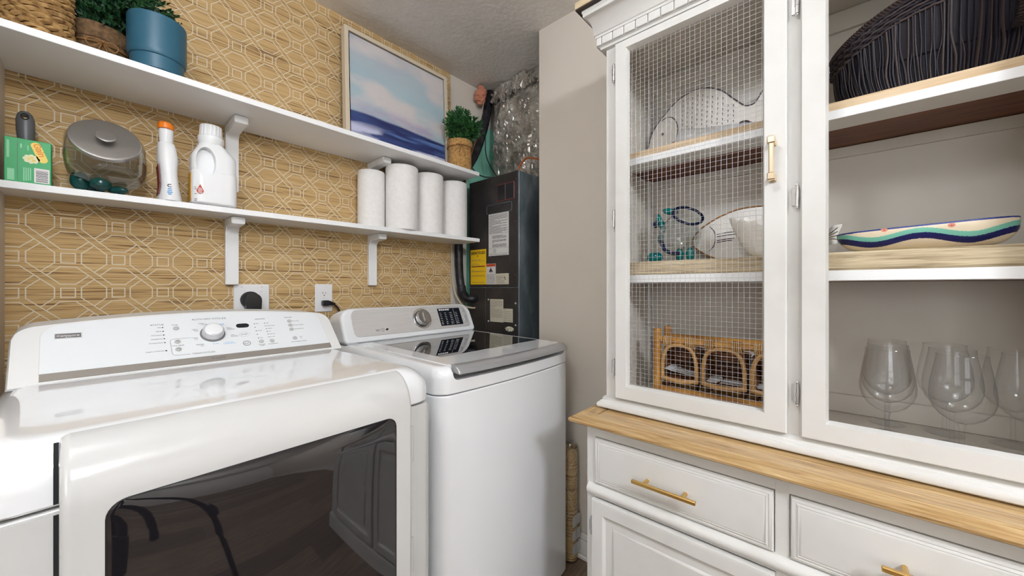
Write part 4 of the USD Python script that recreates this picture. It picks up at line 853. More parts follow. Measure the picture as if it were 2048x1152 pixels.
dpart('dial_ring', lathe([(.0275, .0012), (.0275, .004), (.024, .0055), (.022, .0055)], 48, M=MD(.010, .097, 0)), 'ink_grey', label='dark ring round the dial')
dpart('dial', lathe([(.0245, .001), (.0242, .010), (.0232, .0185), (.0215, .0215), (.018, .0228), (.010, .0232), (0, .0233)], 48, M=MD(.010, .097, 0)), 'silver_plastic', label='silver cycle dial')
dpart('dial_face', lathe([(.0195, .0226), (.018, .0234), (.010, .0237), (0, .0238)], 40, M=MD(.010, .097, 0)), 'white_enamel', label='white face of the cycle dial')
dpart('display', ext(Polygon(rrect(.067, .0985, .1125, .1275, .0075)), .0022, MD(0, 0, 0)), 'display_dark', label='small dark oval display', smooth=False)
dpart('start_outline', tube([dface(s, t, TD + .0002) for s, t in ((.067, .086), (.0735, .0925), (.081, .094), (.0885, .0925), (.095, .086), (.0885, .0795), (.081, .078), (.0735, .0795))], .0004, 5, closed=True), 'ink_pale')
dpart('lettering', dt_('START', .0036, .081, .0845, center=True, d=TD + .0002), 'ink_grey', smooth=False)
dpart('stop_outline', tube([dface(.081 + .0085 * math.cos(a), .053 + .008 * math.sin(a), TD + .0006) for a in np.linspace(0, 2 * PI, 25)[:-1]], .0007, 5, closed=True), 'ink_grey')
dpart('lettering', dt_('STOP', .0030, .081, .0517, center=True, bold=True), 'ink_grey', smooth=False)
bd = dpart('badge', ext(Polygon([(-.266, .1155), (-.2255, .1155), (-.2255, .1305), (-.266, .1305)]), .0026, MD(0, 0, 0)), 'silver_plastic', label='small metal maker badge', smooth=False)
dpart('badge_field', ext(Polygon([(-.2645, .117), (-.227, .117), (-.227, .129), (-.2645, .129)]), .0028, MD(0, 0, 0)), 'ink_grey', smooth=False)
dpart('lettering', cat(dt_('Kenmore', .0050, -.2457, .1205, center=True, bold=True, d=.0028, stretch=1.15), txt('ELITE', .0022, dface(-.2457, .1176, .0028), (1, 0, 0), CU, .0003, False, True)), 'ink_pale', smooth=False)
dpart('lettering', dt_('Oasis', .0068, .010, .0105, center=True, d=.0023, stretch=1.25), 'ink_grey', smooth=False)

# ------------------------------------------------------------------ washer
WLOC = (.986, .858, 0.)
wa = thing('washer', 'white top-loading washer with a black glass lid and silver control panel', 'washing machine', WLOC, 2.0)
pw = plan(.345, .002, .69, .04, bow=.022)
part(wa, 'cabinet', fix(loft([layer(pw, .02), layer(pw, .866), layer(pw, .8715, .004)])), 'white_enamel', smooth=40)
zd = lambda x, y: .952 + .024 * y
rg = [layer(pw, .8745, .003), layer(pw, .878)]
for a in np.linspace(0, PI / 2, 8): rg.append(layer(pw, (lambda a: lambda x, y: .918 + (zd(x, y) - .918) * math.sin(a))(a), .024 * (1 - math.cos(a))))
cov = fix(loft(rg))
covm = man(cov)
if covm.num_tri() > 0:
    covm = covm - man(rbox(-.299, .299, -.10, .560, .931, 1.2, .012)) - man(rbox(-.297, .297, -.12, .075, .913, 1.2, .016))
part(wa, 'top_cover', covm if covm.num_tri() > 0 else cov, 'white_enamel', 'glossy white top cover with a finger recess', smooth=35)
# lid
lz = lambda y: .9545 + .022 * y
GX0, GX1, GY0, GY1 = -.238, .288, .125, .547
lidp = [(-.2965, .556), (-.2965, .03), (-.290, .012)] + [(x, .010 - .020 * (1 - (x / .306) ** 2)) for x in np.linspace(-.275, .275, 15)] + [(.290, .012), (.2965, .03), (.2965, .556)]
lidp = np.array(lidp[::-1])
lid = part(wa, 'lid', fix(loft([np.column_stack([lidp, lz(lidp[:, 1]) - .022]), np.column_stack([lidp, lz(lidp[:, 1]) - .002]), np.column_stack([lidp * [.994, 1] + [0, .001], lz(lidp[:, 1])])])), 'white_enamel', 'white framed lid', smooth=35)
gp = np.array(rrect(GX0, GX1, GY0, GY1, .006, 3)); part(lid, 'lid_window', fix(loft([np.column_stack([gp, lz(gp[:, 1]) - .004]), np.column_stack([gp, lz(gp[:, 1]) + .0006])])), 'lid_glass', 'black glass lid window', smooth=False)
go = np.array(rrect(GX0 - .003, GX1 + .003, GY0 - .003, GY1 + .003, .008, 3)); part(lid, 'window_seal', fix(loft([np.column_stack([go, lz(go[:, 1]) - .004]), np.column_stack([go, lz(go[:, 1]) + .0003])])), 'silver_plastic', smooth=False)
rows_ = []
for x in np.r_[-.2935, -.291, np.linspace(-.284, .284, 15), .291, .2935]:
    yb = -.020 * (1 - (x / .306) ** 2); k = 1.0 if abs(x) < .292 else .75
    pr_ = [(.016, .9568), (.004, .9570), (-.006, .9545), (-.015, .9475), (-.0205, .9395), (-.0215, .9335), (-.0195, .9315), (-.012, .9325), (.012, .9345)]
    c_ = np.mean(pr_, axis=0); rows_.append([(x, yb + c_[0] + (p[0] - c_[0]) * k, c_[1] + (p[1] - c_[1]) * k) for p in pr_])
part(lid, 'handle', fix(loft(rows_)), 'handle_silver', 'brushed silver lid handle', smooth=50)
# console
VO = np.array([0, .556, .972]); VU = np.array([0, .4138, .9104]); VN = np.array([0, -.9104, .4138])
def wface(s, t, d=0.): return VO + np.array([s, 0, 0]) + VU * t + VN * d
o1 = rrect(-.336, .336, 0, .137, [.015, .015, .052, .052], 8); o2 = rrect(-.342, .342, -.006, .143, [.015, .015, .056, .056], 8)
pts = [wface(s, t, .002) for s, t in rrect(-.331, .331, .003, .132, [.015, .015, .05, .05], 8)] + [wface(s, t, 0) for s, t in o1] + [wface(s, t, -.008) for s, t in o2] + [np.array([s, .69, .965 + t * .86]) for s, t in rrect(-.342, .342, 0, .143, [.01, .01, .06, .06], 8)]
wc = part(wa, 'console', hull(pts), 'white_enamel', 'white console housing', smooth=40)
MW = lambda s, t, d=0.: frame3(wface(s, t, d), (1, 0, 0), VU)
T0 = .013       # the measured face starts a little above the console's foot
ps = rrect(-.300, .310, T0 + .004, T0 + .119, [.022, .016, .040, .034], 8)
part(wc, 'control_panel', fix(loft([[wface(s, t, .0015) for s, t in ps], [wface(s, t, .0035) for s, t in ps], [wface(s * .995, T0 + .06 + (t - T0 - .06) * .985, .0048) for s, t in ps]])), 'silver_panel', 'brushed silver control panel', smooth=30)
PD = .0049
def wt(s, h_, x, t, center=False, bold=False, st=1., d=PD): return txt(s, h_, wface(x, T0 + t, d), (1, 0, 0), VU, .0003, bold, center, st)
part(wc, 'lettering', wt('SAMSUNG', .0095, -.227, .095, st=1.35), 'ink_pale', smooth=False)
part(wc, 'lettering', wt('VRT', .0075, -.2, .0205, True, True), 'ink_grey', smooth=False)
part(wc, 'icon', cat(tube([wface(-.178 + a, T0 + .025 + b, PD) for a, b in rrect(-.007, .007, -.006, .006, .002, 2)], .0005, 5, closed=True), tube([wface(-.178 + .0035 * math.cos(a), T0 + .025 + .0035 * math.sin(a), PD) for a in np.linspace(0, 2 * PI, 13)[:-1]], .0005, 5, closed=True)), 'ink_grey')
part(wc, 'icon', ext(affinity.rotate(affinity.scale(Point(0, 0).buffer(.006), 1.1, .7), 20), .0004, MW(-.158, T0 + .0255, PD)), 'ink_black', smooth=False)
for k, (x, t, w_) in enumerate(((-.046, .104, .03), (-.046, .0855, .02), (-.042, .068, .028), (-.038, .050, .034), (.018, .110, .02), (.092, .103, .024), (.094, .0875, .024), (.098, .073, .01), (.096, .050, .026))):
    part(wc, 'cycle_mark', ext(Polygon(rrect(x - w_ / 2, x + w_ / 2, -.0013, .0013, .0006, 2)), .0003, MW(0, T0 + t, PD)), 'ink_pale', smooth=False)
part(wc, 'dial_ring', lathe([(.0495, .0045), (.0490, .0055), (.0455, .0060), (.0400, .0052)], 56, M=MW(.028, T0 + .061)), 'chrome', 'thin chrome ring round the dial')
part(wc, 'dial_collar', lathe([(.0385, .0045), (.0385, .009), (.036, .010)], 48, M=MW(.028, T0 + .061)), 'black_plastic')
part(wc, 'dial', lathe([(.0365, .008), (.0360, .022), (.0345, .026), (.032, .027), (.027, .0255), (.015, .0235), (0, .023)], 56, M=MW(.028, T0 + .061)), 'steel', 'steel cycle dial with a dished face')
part(wc, 'dial_grip', hull([wface(.028 + a, T0 + .061 + b, d_) for a, b in ((-.006, -.024), (.006, -.024), (.006, .024), (-.006, .024)) for d_ in (.022,)] + [wface(.028 + a, T0 + .061 + b, .0285) for a, b in ((-.003, -.02), (.003, -.02), (.003, .02), (-.003, .02))]), 'steel')
dp = part(wc, 'display', ext(Polygon(rrect(.126, .264, T0 + .0165, T0 + .1035, .002)), .0022, MW(0, 0, .0042)), 'display_dark', 'dark touch display', smooth=False)
D2 = .0066
part(wc, 'display_digits', cat(*[ext(Polygon(rrect(x, x + .0105, .0, .0075, .0012)), .0003, MW(0, T0 + .0925, D2)) for x in (.1335, .1465, .1595, .1725, .1855)]), 'ink_white', smooth=False, kind='stuff')
part(wc, 'display_divider', cat(box(0, .0001, 0, .0001, 0, .0001), ext(Polygon([(.222, .02), (.2235, .02), (.2235, .10), (.222, .10)]), .0002, MW(0, T0, D2))), 'ink_pale', smooth=False)
ks = []
for j, t in enumerate((.079, .070, .061, .052, .043, .034, .025)):
    for i, x in enumerate((.139, .168, .198, .235)):
        w_ = (.014, .012, .016, .018)[i] * (.7 + .3 * ((i * 7 + j * 3) % 3) / 2)
        ks.append(ext(Polygon([(x - .006, 0), (x - .006 + w_, 0), (x - .006 + w_, .0018), (x - .006, .0018)]), .0002, MW(0, T0 + t, D2)))
for i, x in enumerate((.1345, .163, .192, .228)): ks.append(ext(Polygon([(x, .0), (x + .0012, 0), (x + .0012, .011), (x, .011)]), .0002, MW(0, T0 + .0215, D2)))
part(wc, 'display_print', cat(*ks), 'ink_white', 'white legends on the display', smooth=False, kind='stuff')
for (x, t, w_, h_) in ((.286, .091, .022, .021), (.291, .046, .024, .034)):
    b_ = part(wc, 'button', ext(Polygon(rrect(x - w_ / 2, x + w_ / 2, T0 + t - h_ / 2, T0 + t + h_ / 2, .003)), .0022, MW(0, 0, .0045)), 'silver_plastic', smooth=False)
    part(wc, 'button_mark', cat(*[ext(Polygon([(q_ - .0006, T0 + t - h_ * .45), (q_ + .0006, T0 + t - h_ * .45), (q_ + .0006, T0 + t + h_ * .45), (q_ - .0006, T0 + t + h_ * .45)]), .0003, MW(0, 0, .0067)) for q_ in (x - w_ * .42, x + w_ * .42)]), 'ink_white', smooth=False, kind='stuff')
for sx in (-1, 1):
    for y_ in (.06, .63): part(wa, 'foot', lathe([(0, 0), (.02, 0), (.022, .006), (.012, .01), (.012, .022), (0, .022)], 16, (sx * .30, y_, 0)), 'black_rubber', local=True)
for sx in (-1, 1):
    for y_ in (.06, .66): part(dy, 'foot', lathe([(0, 0), (.02, 0), (.022, .006), (.012, .01), (.012, .018), (0, .018)], 16, (sx * .30, y_, 0)), 'black_rubber', local=True)

# tripod carrying the camera, seen only as a reflection in the dryer's door
tp = thing('tripod', 'black tripod under the camera, reflected in the dryer door window', 'tripod', (0, 0, 0))
part(tp, 'column', cyl((0, 0, .50), (0, 0, 1.06), .014, 16), 'tripod_black'); part(tp, 'head', cbox(-.02, .02, -.02, .02, 1.06, 1.085, .004), 'tripod_black')
part(tp, 'collar', lathe([(.014, .97), (.034, .97), (.034, 1.01), (.014, 1.01)], 20), 'tripod_black')
for k in range(3):
    a = math.radians(-8 + 120 * k); d = np.array([math.cos(a), math.sin(a), 0])
    lg = part(tp, 'leg', tube([d * .03 + [0, 0, .99], d * .36 + [0, 0, .012]], [.013, .009], 12), 'tripod_black')
    part(lg, 'clamp', hull([*T(cyl(d * .168 + [0, 0, .600], d * .195 + [0, 0, .52], .019, 12)).vertices, *(d * .19 + np.array([0, 0, .55]) + np.array([[-.012, -.012, -.02], [.012, .012, .02]]))]), 'tripod_black'); part(lg, 'foot', sph(d * .362 + [0, 0, .012], .012, 2), 'black_rubber')

# ------------------------------------------------------------------ sideboard (lower cabinet of the hutch)
HY0, HY1 = -.406, .582
hb_ = thing('sideboard', 'white painted lower cabinet with drawers and an oak countertop', 'sideboard', (1.21, .088, 0))
def hp_(name, mesh, mat='hutch_paint', par=None, **k): return part(par or hb_, name, mesh, mat, **k)
for y in (HY0, HY1 - .02): hp_('side_panel', cbox(1.006, 1.428, y, y + .02, 0, .774, .001))
hp_('back_panel', box(1.416, 1.428, HY0 + .02, HY1 - .02, .02, .774), smooth=False)
hp_('bottom_panel', box(1.006, 1.416, HY0 + .02, HY1 - .02, .07, .088), smooth=False)
FX = .985
stiles = [(HY1 - .030, HY1), (.090 + .002, .118), (HY0, HY0 + .030)]
hp_('face_frame', cat(*[cbox(FX, 1.006, a, b, .0, .774, .002) for a, b in stiles], *[cbox(FX + .0004, 1.006, HY0 + .001, HY1 - .001, a, b, .0015) for a, b in ((.742, .774), (.565, .607), (.0, .085))]))
hp_('plinth', mold([(1.42, HY1), (FX, HY1), (FX, HY0), (1.42, HY0)], [(-.004, 0), (.014, 0), (.014, .062), (.009, .072), (.004, .076), (-.004, .078)], 1))
def stepped(y0, y1, z0, z1, steps):
    """raised front seen from -X: steps = [(inset, x)] from the outer back edge to the centre"""
    rings_ = [ring(y0 + i, y1 - i, z0 + i, z1 - i, x) for i, x in steps]
    return fix(loft(rings_))
def pull(par, yc, z, L, px_):
    h_ = hp_('handle', cbox(px_ - .034, px_ - .025, yc - L / 2, yc + L / 2, z - .0045, z + .0045, .0012), 'brass', par, label='square brass bar handle')
    return h_
for (y0, y1), (hy, hz_) in (((.1195, .554), (.346, .671)), ((-.344, .0905), (-.124, .676))):
    d_ = hp_('drawer', stepped(y0, y1, .608, .7405, [(0, FX + .012), (0, FX - .001), (.003, FX - .006), (.008, FX - .0075), (.0085, FX - .0062), (.014, FX - .0085), (.0145, FX - .0070), (.020, FX - .0100)]))
    pull(d_, hy, hz_, .158, FX - .010)
    for s in (-1, 1): hp_('handle_post', cyl((FX - .0095, hy + s * .048, hz_), (FX - .036, hy + s * .048, hz_), .0046, 14), 'brass', d_)
hrP = [(0, .571), (.003, .5712), (.010, .575), (.0155, .582), (.0165, .588), (.0155, .594), (.010, .601), (.003, .6048), (0, .605)]
hp_('half_round_rail', mold([(FX + .0005, HY1 - .008), (FX + .0005, HY0 + .008)], hrP, +1), smooth=50)
for (y0, y1) in ((.1165, .558), (-.348, .094)):
    z0, z1 = .088, .5655
    dr_ = hp_('cabinet_door', fix(loft([ring(y0 + i, y1 - i, z0 + i, z1 - i, x) for i, x in ((0, FX - .0005), (0, FX - .013), (.002, FX - .0165), (.009, FX - .019), (.036, FX - .019), (.040, FX - .0165), (.043, FX - .0115), (.0432, FX - .0105), (.066, FX - .0105), (.070, FX - .0150), (.073, FX - .0160))])))
hp_('cabinet_hinge', cat(cyl((.982, .566, .452), (.982, .566, .505), .003, 10), cbox(.980, .9845, .562, .572, .462, .495, .0008)), 'zinc'); hp_('cabinet_hinge', cat(cyl((.982, .566, .152), (.982, .566, .205), .003, 10), cbox(.980, .9845, .562, .572, .162, .195, .0008)), 'zinc')
# countertop: moulded oak nosing mitred round three sides, boards inside with open joints
nose = [(-.0235, .7995), (-.020, .800), (.004, .800), (.0065, .7985), (.010, .7985), (.0125, .8000), (.016, .8000), (.019, .7985), (.024, .7965), (.030, .7955), (.0345, .7930), (.037, .7880), (.0355, .7825), (.031, .7790), (.025, .7765), (.014, .7745), (-.0235, .7745)]
hp_('countertop_nosing', mold([(1.428, HY1 + .006), (FX, HY1 + .006), (FX, HY0 - .006), (1.428, HY0 - .006)], nose, 1), 'oak', label='moulded oak edge of the countertop', smooth=25)
hp_('joint_shadow', box(1.008, 1.428, HY0 + .02, HY1 - .02, .7745, .782), 'dark_brown', smooth=False)
xa, k = FX + .0255, 0
while xa < 1.425:
    w_ = (.033, .036, .07, .09, .09, .09)[min(k, 5)]; xb = min(xa + w_, 1.428)
    hp_('countertop_board', cbox(xa, xb - .0032, HY0 + .0205, HY1 - .0225, .783, .7995, .0018), 'oak'); xa = xb; k += 1

# ------------------------------------------------------------------ display hutch standing on it
ZC = .8002
UX, UY0, UY1, UZ1 = 1.088, -.397, .573, 1.962
hu = thing('display_hutch', 'white painted hutch top with a wire mesh door on the left', 'hutch', (1.26, .088, ZC))
def up_(name, mesh, mat='hutch_paint', par=None, **k): return part(par or hu, name, mesh, mat, **k)
for y in (UY0, UY1 - .018): up_('side_panel', cbox(UX + .018, 1.426, y, y + .018, ZC + .0005, UZ1, .001), 'hutch_inside')
up_('back_panel', box(1.405, 1.426, UY0 + .018, UY1 - .018, ZC + .001, UZ1), 'hutch_inside', smooth=False)
up_('bottom_panel', cbox(UX + .018, 1.405, UY0 + .018, UY1 - .018, .812, .833, .001), 'hutch_inside')
up_('top_panel', cbox(UX - .0, 1.426, UY0, UY1, 1.955, 1.968, .001), 'hutch_inside')
for (z0, z1, x_) in ((.8335, .884, 1.392), (1.545, 1.574, 1.396), (1.900, 1.954, 1.392)): up_('back_batten', cbox(x_, 1.4049, UY0 + .0185, UY1 - .0185, z0, z1, .0015), 'hutch_inside')
up_('corner_batten', cbox(1.372, 1.3915, UY1 - .030, UY1 - .0186, .8335, 1.954, .001))
up_('face_frame', cat(*[cbox(UX, UX + .018, a, b, ZC + .03, UZ1, .0015) for a, b in ((UY1 - .045, UY1), (.058, .128), (UY0, UY0 + .045))], *[cbox(UX + .0003, UX + .018, UY0 + .001, UY1 - .001, a, b, .001) for a, b in ((ZC + .03, .866), (1.905, UZ1))]))
up_('base_molding', mold([(1.426, UY1), (UX, UY1), (UX, UY0), (1.426, UY0)], [(0, ZC + .003), (.018, ZC + .003), (.0215, ZC + .006), (.0225, ZC + .012), (.0205, ZC + .018), (.015, ZC + .021), (.0145, ZC + .023), (.009, ZC + .026), (.0075, ZC + .034), (.004, ZC + .0375), (0, ZC + .039)], +1), smooth=35)
# crown: dentil course, cove, overhanging top board
CP = [(1.426, UY1), (UX, UY1), (UX, UY0), (1.426, UY0)]
up_('dentil_backing', mold(CP, [(0, 1.936), (.012, 1.937), (.014, 1.943), (.019, 1.946), (.019, 1.9715), (0, 1.9715)], 1))
y = UY1 + .021; k = 0
while y > UY0 - .02:
    w_ = .0335 if k else .016; up_('dentil_block', cbox(UX - .0245, UX - .0185, y - w_, y, 1.9465, 1.971, .0012)); y -= w_ + .0032; k += 1
for j in range(9):
    x0_ = UX - .0185 + j * .0367; up_('dentil_block', cbox(x0_, x0_ + .0335, UY1 + .0185, UY1 + .0245, 1.9465, 1.971, .0012))
cove = [(0, 1.972), (.024, 1.972), (.0255, 1.978), (.029, 1.980), (.0295, 1.984)] + [(.0295 + .022 * (1 - math.cos(a)), 1.984 + .052 * math.sin(a)) for a in np.linspace(.1, PI / 2, 10)] + [(.0535, 2.038), (.054, 2.048), (.056, 2.050), (.056, 2.0575), (0, 2.0575)]
up_('crown_molding', mold(CP, cove, +1), smooth=35)
up_('crown_fillet', mold(CP, [(0, 2.058), (.0705, 2.058), (.0705, 2.0615), (0, 2.0615)], 1), 'dark_brown', label='dark unpainted underside of the top board')
up_('top_board', cbox(UX - .072, 1.428, UY0 - .072, UY1 + .072, 2.0617, 2.083, .0015), 'blond_wood', label='bare blond wood top board')
# shelves: white front, brown board behind
for z0, z1 in ((1.575, 1.596), (1.197, 1.221)):
    sh = up_('shelf', box(1.2385, 1.4045, UY0 + .0185, UY1 - .0185, z0, z1), 'walnut', label='dark brown shelf board with a white front', smooth=False)
    up_('shelf_front', cbox(1.156, 1.238, UY0 + .0185, UY1 - .0185, z0, z1, .001), 'shelf_white', sh, label='white painted shelf front')
# doors
def hdoor(y0, y1, z0, z1, ins, zi0, zi1, oy0, oy1):
    X0_, X1_ = 1.068, 1.0875
    return fix(loft([ring(y0, y1, z0, z1, X1_), ring(y0, y1, z0, z1, X0_ + .004), ring(y0 + .003, y1 - .003, z0 + .003, z1 - .003, X0_), ring(oy0, oy1, zi0, zi1, X0_), ring(oy0 + .003, oy1 - .002, zi0 + .002, zi1 - .002, X0_ + .005), ring(oy0 + .0055, oy1 - .005, zi0 + .0055, zi1 - .0055, X1_)], closed=True))
def hinge(par, y, z, s):
    h_ = up_('hinge', cat(cyl((1.0775, y, z - .024), (1.0775, y, z + .024), .0044, 12), cyl((1.0775, y, z - .006), (1.0775, y, z + .012), .0052, 12), sph((1.0775, y, z + .0265), .0038, 1), sph((1.0775, y, z - .0265), .0038, 1), cbox(1.0845, 1.0879, min(y, y + s * .011), max(y, y + s * .011), z - .02, z + .02, .0006)), 'chrome', par, label='chrome barrel hinge')
d1 = up_('door', hdoor(.105, .5345, .8415, 1.931, 0, .881, 1.9055, .1485, .4985), label='hutch door filled with galvanised wire mesh')
hinge(d1, .5415, 1.847, 1); hinge(d1, .5415, 1.395, 1); hinge(d1, .5415, .933, 1)
d2 = up_('door', hdoor(-.349, .0800, .8415, 1.931, 0, .881, 1.9055, -.3045, .0365), label='right hand hutch door with an open frame')
hinge(d2, .0868, 1.835, 1); hinge(d2, .0868, 1.391, 1); hinge(d2, .0868, .937, 1)
r = np.random.default_rng(11); ws = []
y = .1555
def wavy(P0, P1, n_, amp, ax):
    t = np.linspace(0, 1, n_); P = np.array(P0)[None] * (1 - t[:, None]) + np.array(P1)[None] * t[:, None]
    P[:, ax] += amp * np.sin(t * PI * r.uniform(2, 5) + r.uniform(0, 6)); P[:, 0] += .0006 * np.sin(t * 9 + r.uniform(0, 6)); return P
while y < .494:
    ws.append(tube(wavy((1.0848, y, .884), (1.0848, y, 1.902), 10, .0006, 1), .00046, 4)); y += .0127
z = .889
while z < 1.900:
    ws.append(tube(wavy((1.0857, .1515, z), (1.0857, .4945, z), 8, .0006, 2), .00046, 4)); z += .0127
up_('wire_mesh', cat(*ws), 'zinc', d1, label='square galvanised wire mesh', smooth=True, kind='stuff')
HX = 1.068
hd = up_('handle', cat(cbox(HX - .0335, HX - .0245, .1262, .1362, 1.436, 1.522, .002), *[m for z in (1.437, 1.521) for m in (cbox(HX - .036, HX - .021, .1235, .1389, z - .0085, z + .0085, .002), cbox(HX - .022, HX - .004, .1262, .1362, z - .005, z + .005, .001), cbox(HX - .005, HX, .1240, .1384, z - .0075, z + .0075, .001))]), 'champagne', d1, label='champagne brass bar pull')
hd = up_('handle', cat(cbox(HX - .0335, HX - .0245, -.3312, -.3212, 1.436, 1.522, .002), *[m for z in (1.437, 1.521) for m in (cbox(HX - .036, HX - .021, -.334, -.3186, z - .0085, z + .0085, .002), cbox(HX - .022, HX - .004, -.3312, -.3212, z - .005, z + .005, .001), cbox(HX - .005, HX, -.3335, -.3191, z - .0075, z + .0075, .001))]), 'champagne', d2, label='champagne brass bar pull')
ZP1, ZP2 = 1.264, 1.6185
single('shelf_plank', cbox(1.162, 1.3705, UY0 + .02, UY1 - .0195 - .0, 1.2213, ZP1, .005), 'pine_weathered', 'weathered grey-brown plank lying on the lower hutch shelf under the boat dish', 'plank', smooth=False)
single('shelf_plank', cbox(1.166, 1.3705, UY0 + .02, UY1 - .0195 - .0, 1.5963, ZP2, .0012), 'pine_pale', 'pale smooth plank lying on the upper hutch shelf under the wicker basket', 'plank', smooth=False)

# ------------------------------------------------------------------ things behind the mesh door
def plate_from_outline(P, x_bot, x_top, z0, z1, thick):
    """a leaning flat dish: outline P of (y, z), leaning from x_bot at z0 to x_top at z1; front face domed slightly"""
    pg = Polygon(P).buffer(0); M_ = lambda y, z: x_bot + (x_top - x_bot) * (z - z0) / (z1 - z0)
    m = extX(pg.segmentize(.012), 0, thick); m.vertices[:, 0] += M_(m.vertices[:, 1], m.vertices[:, 2]); return m, M_
def arc_pts(P, n=6): return smooth_path(np.array([(0, a, b) for a, b in P]), n)[:, 1:]
# big fish platter on the upper shelf
fo = [(.548, ZP2 + .003), (.545, 1.66), (.540, 1.70), (.531, 1.738), (.511, 1.772), (.484, 1.802), (.450, 1.832), (.415, 1.849), (.362, 1.852), (.310, 1.826), (.268, 1.780), (.242, 1.752), (.226, 1.746), (.210, 1.752), (.190, 1.785), (.172, 1.79), (.176, 1.74), (.186, 1.70), (.176, 1.66), (.195, 1.655), (.222, 1.69), (.245, 1.70), (.262, 1.682), (.280, 1.645), (.30, ZP2 + .003)]
fp = thing('fish_platter', 'large white fish shaped platter with dark outline leaning in the top of the hutch', 'platter', (1.35, .37, ZP2))
FPo = arc_pts(fo); fm, FM = plate_from_outline(FPo, 1.340, 1.366, ZP2, 1.852, .014)
part(fp, 'dish', fm, 'ceramic_white')
def on_plate(P, M_, d=.0006): return np.array([(M_(a, b) - d, a, b) for a, b in P])
part(fp, 'rim_line', tube(on_plate(FPo, FM), .0022, 5), 'ceramic_line', 'dark painted rim line')
part(fp, 'gill_line', tube(on_plate(arc_pts([(.498, 1.780), (.470, 1.785), (.450, 1.768), (.440, 1.74), (.441, 1.71), (.452, 1.68), (.468, 1.66)]), FM), .0016, 5), 'ceramic_line'); part(fp, 'eye', sph((FM(0, 1.728) - .001, .492, 1.728), .0048, 2), 'ceramic_line')
part(fp, 'mouth', tube(on_plate([(.452, 1.690), (.462, 1.682), (.478, 1.684)], FM), .002, 5), 'copper_orange')
sc = []
for i, yy in enumerate(np.arange(.27, .43, .0155)):
    for zz in np.arange(1.655 + .006 * (i % 2), 1.835, .017):
        if Polygon(FPo).buffer(-.016).contains(Point(yy, zz)) and not Point(.50, 1.70).buffer(.07).contains(Point(yy, zz)): q_ = (yy * 977 + zz * 613) % 1 * .003; sc.append(tube(on_plate([(yy + .002, zz + .004 + q_), (yy - .001, zz + .002 + q_), (yy - .001, zz - .001 + q_), (yy + .0015, zz - .0035 + q_)], FM), .0008, 4))
part(fp, 'scales', cat(*sc), 'ceramic_line', 'rows of small painted scale marks', kind='stuff')
# plastic bag in front of it
bgr = []
for k, yy in enumerate(np.linspace(.437, .200, 30)):
    h_ = np.interp(yy, [.20, .26, .35, .40, .42, .437], [.045, .055, .068, .082, .062, .012]); d_ = np.interp(yy, [.20, .41, .437], [.018, .030, .006])
    bgr.append([(1.288 + d_ * math.cos(a) * (1 + .10 * math.sin(5 * a + k)), yy + .003 * math.sin(a * 3 + k), ZP2 + .001 + h_ * .5 + h_ * .5 * math.sin(a) * (1 + .06 * math.sin(7 * a + 2 * k))) for a in np.linspace(0, 2 * PI, 25)[:-1]])
bm = loft(bgr); bm.vertices[:, 2] = np.maximum(bm.vertices[:, 2], ZP2 + .0006)
single('plastic_bag', bm, 'bag_plastic', 'crumpled clear plastic bag lying before the large fish platter', 'plastic bag', smooth=50)
# glass fish
tfc = np.array([1.272, .408, 1.352])
gf = thing('glass_fish_bowl', 'clear blown glass fish bowl with teal fins and a navy rim behind the mesh', 'glass fish bowl', (1.272, .408, ZP1))
axis = np.array([-.45, -.42, .60]); axis /= np.linalg.norm(axis); u_ = np.cross(axis, [0, 0, 1.]); u_ /= np.linalg.norm(u_); v_ = np.cross(u_, axis)
Mg = frame3(tfc, u_, np.cross(axis, u_))
Mg[:3, 2] = axis
part(gf, 'bowl', lathe([(0, -.068), (.02, -.066), (.042, -.055), (.058, -.034), (.064, -.006), (.061, .02), (.052, .042), (.0435, .058), (.042, .068), (.0445, .076)], 48, M=Mg), 'bowl_glass', 'clear round glass body', smooth=True)
rc = tfc + axis * .0765
part(gf, 'rim', tube([rc + .0445 * (math.cos(a) * u_ + math.sin(a) * v_) for a in np.linspace(0, 2 * PI, 49)[:-1]], .0042, 8, closed=True), 'navy_glass', 'navy blue glass rim')
def blob(c, r_, lab, rot=None):
    m = sph((0, 0, 0), r_, 3)
    if rot is not None: m.apply_transform(trimesh.transformations.rotation_matrix(*rot))
    m.apply_translation(c); return m
for c, r_, rt, lb in (((1.262, .484, ZP1 + .019), (.018, .026, .019), None, 'tail fin'), ((1.243, .398, ZP1 + .021), (.012, .012, .022), None, 'fin'), ((1.240, .366, ZP1 + .021), (.011, .012, .022), None, 'fin'), ((1.268, .436, 1.432), (.010, .026, .011), (.25, (1, 0, 0)), 'back fin'), ((1.256, .462, 1.395), (.010, .010, .034), (-.35, (1, 0, 0)), 'side fin'), ((1.256, .463, 1.345), (.008, .009, .020), (.1, (1, 0, 0)), 'side fin')):
    part(gf, lb.replace(' ', '_'), blob(c, r_, lb, rt), 'teal_glass', 'teal glass ' + lb)
part(gf, 'lower_rib', tube([(1.235, .452, 1.335), (1.222, .440, 1.306), (1.215, .418, 1.292), (1.215, .39, 1.288)], .006, 8, 5), 'navy_glass', 'dark blue glass rib under the body')
part(gf, 'eye', sph((1.250, .476, 1.392), (.008, .010, .012), 2), 'navy_glass', 'dark glass eye'); part(gf, 'eye_ring', tube([(1.243, .476 + .011 * math.cos(a), 1.392 + .014 * math.sin(a)) for a in np.linspace(0, 2 * PI, 21)[:-1]], .002, 6, closed=True), 'clear_glass')
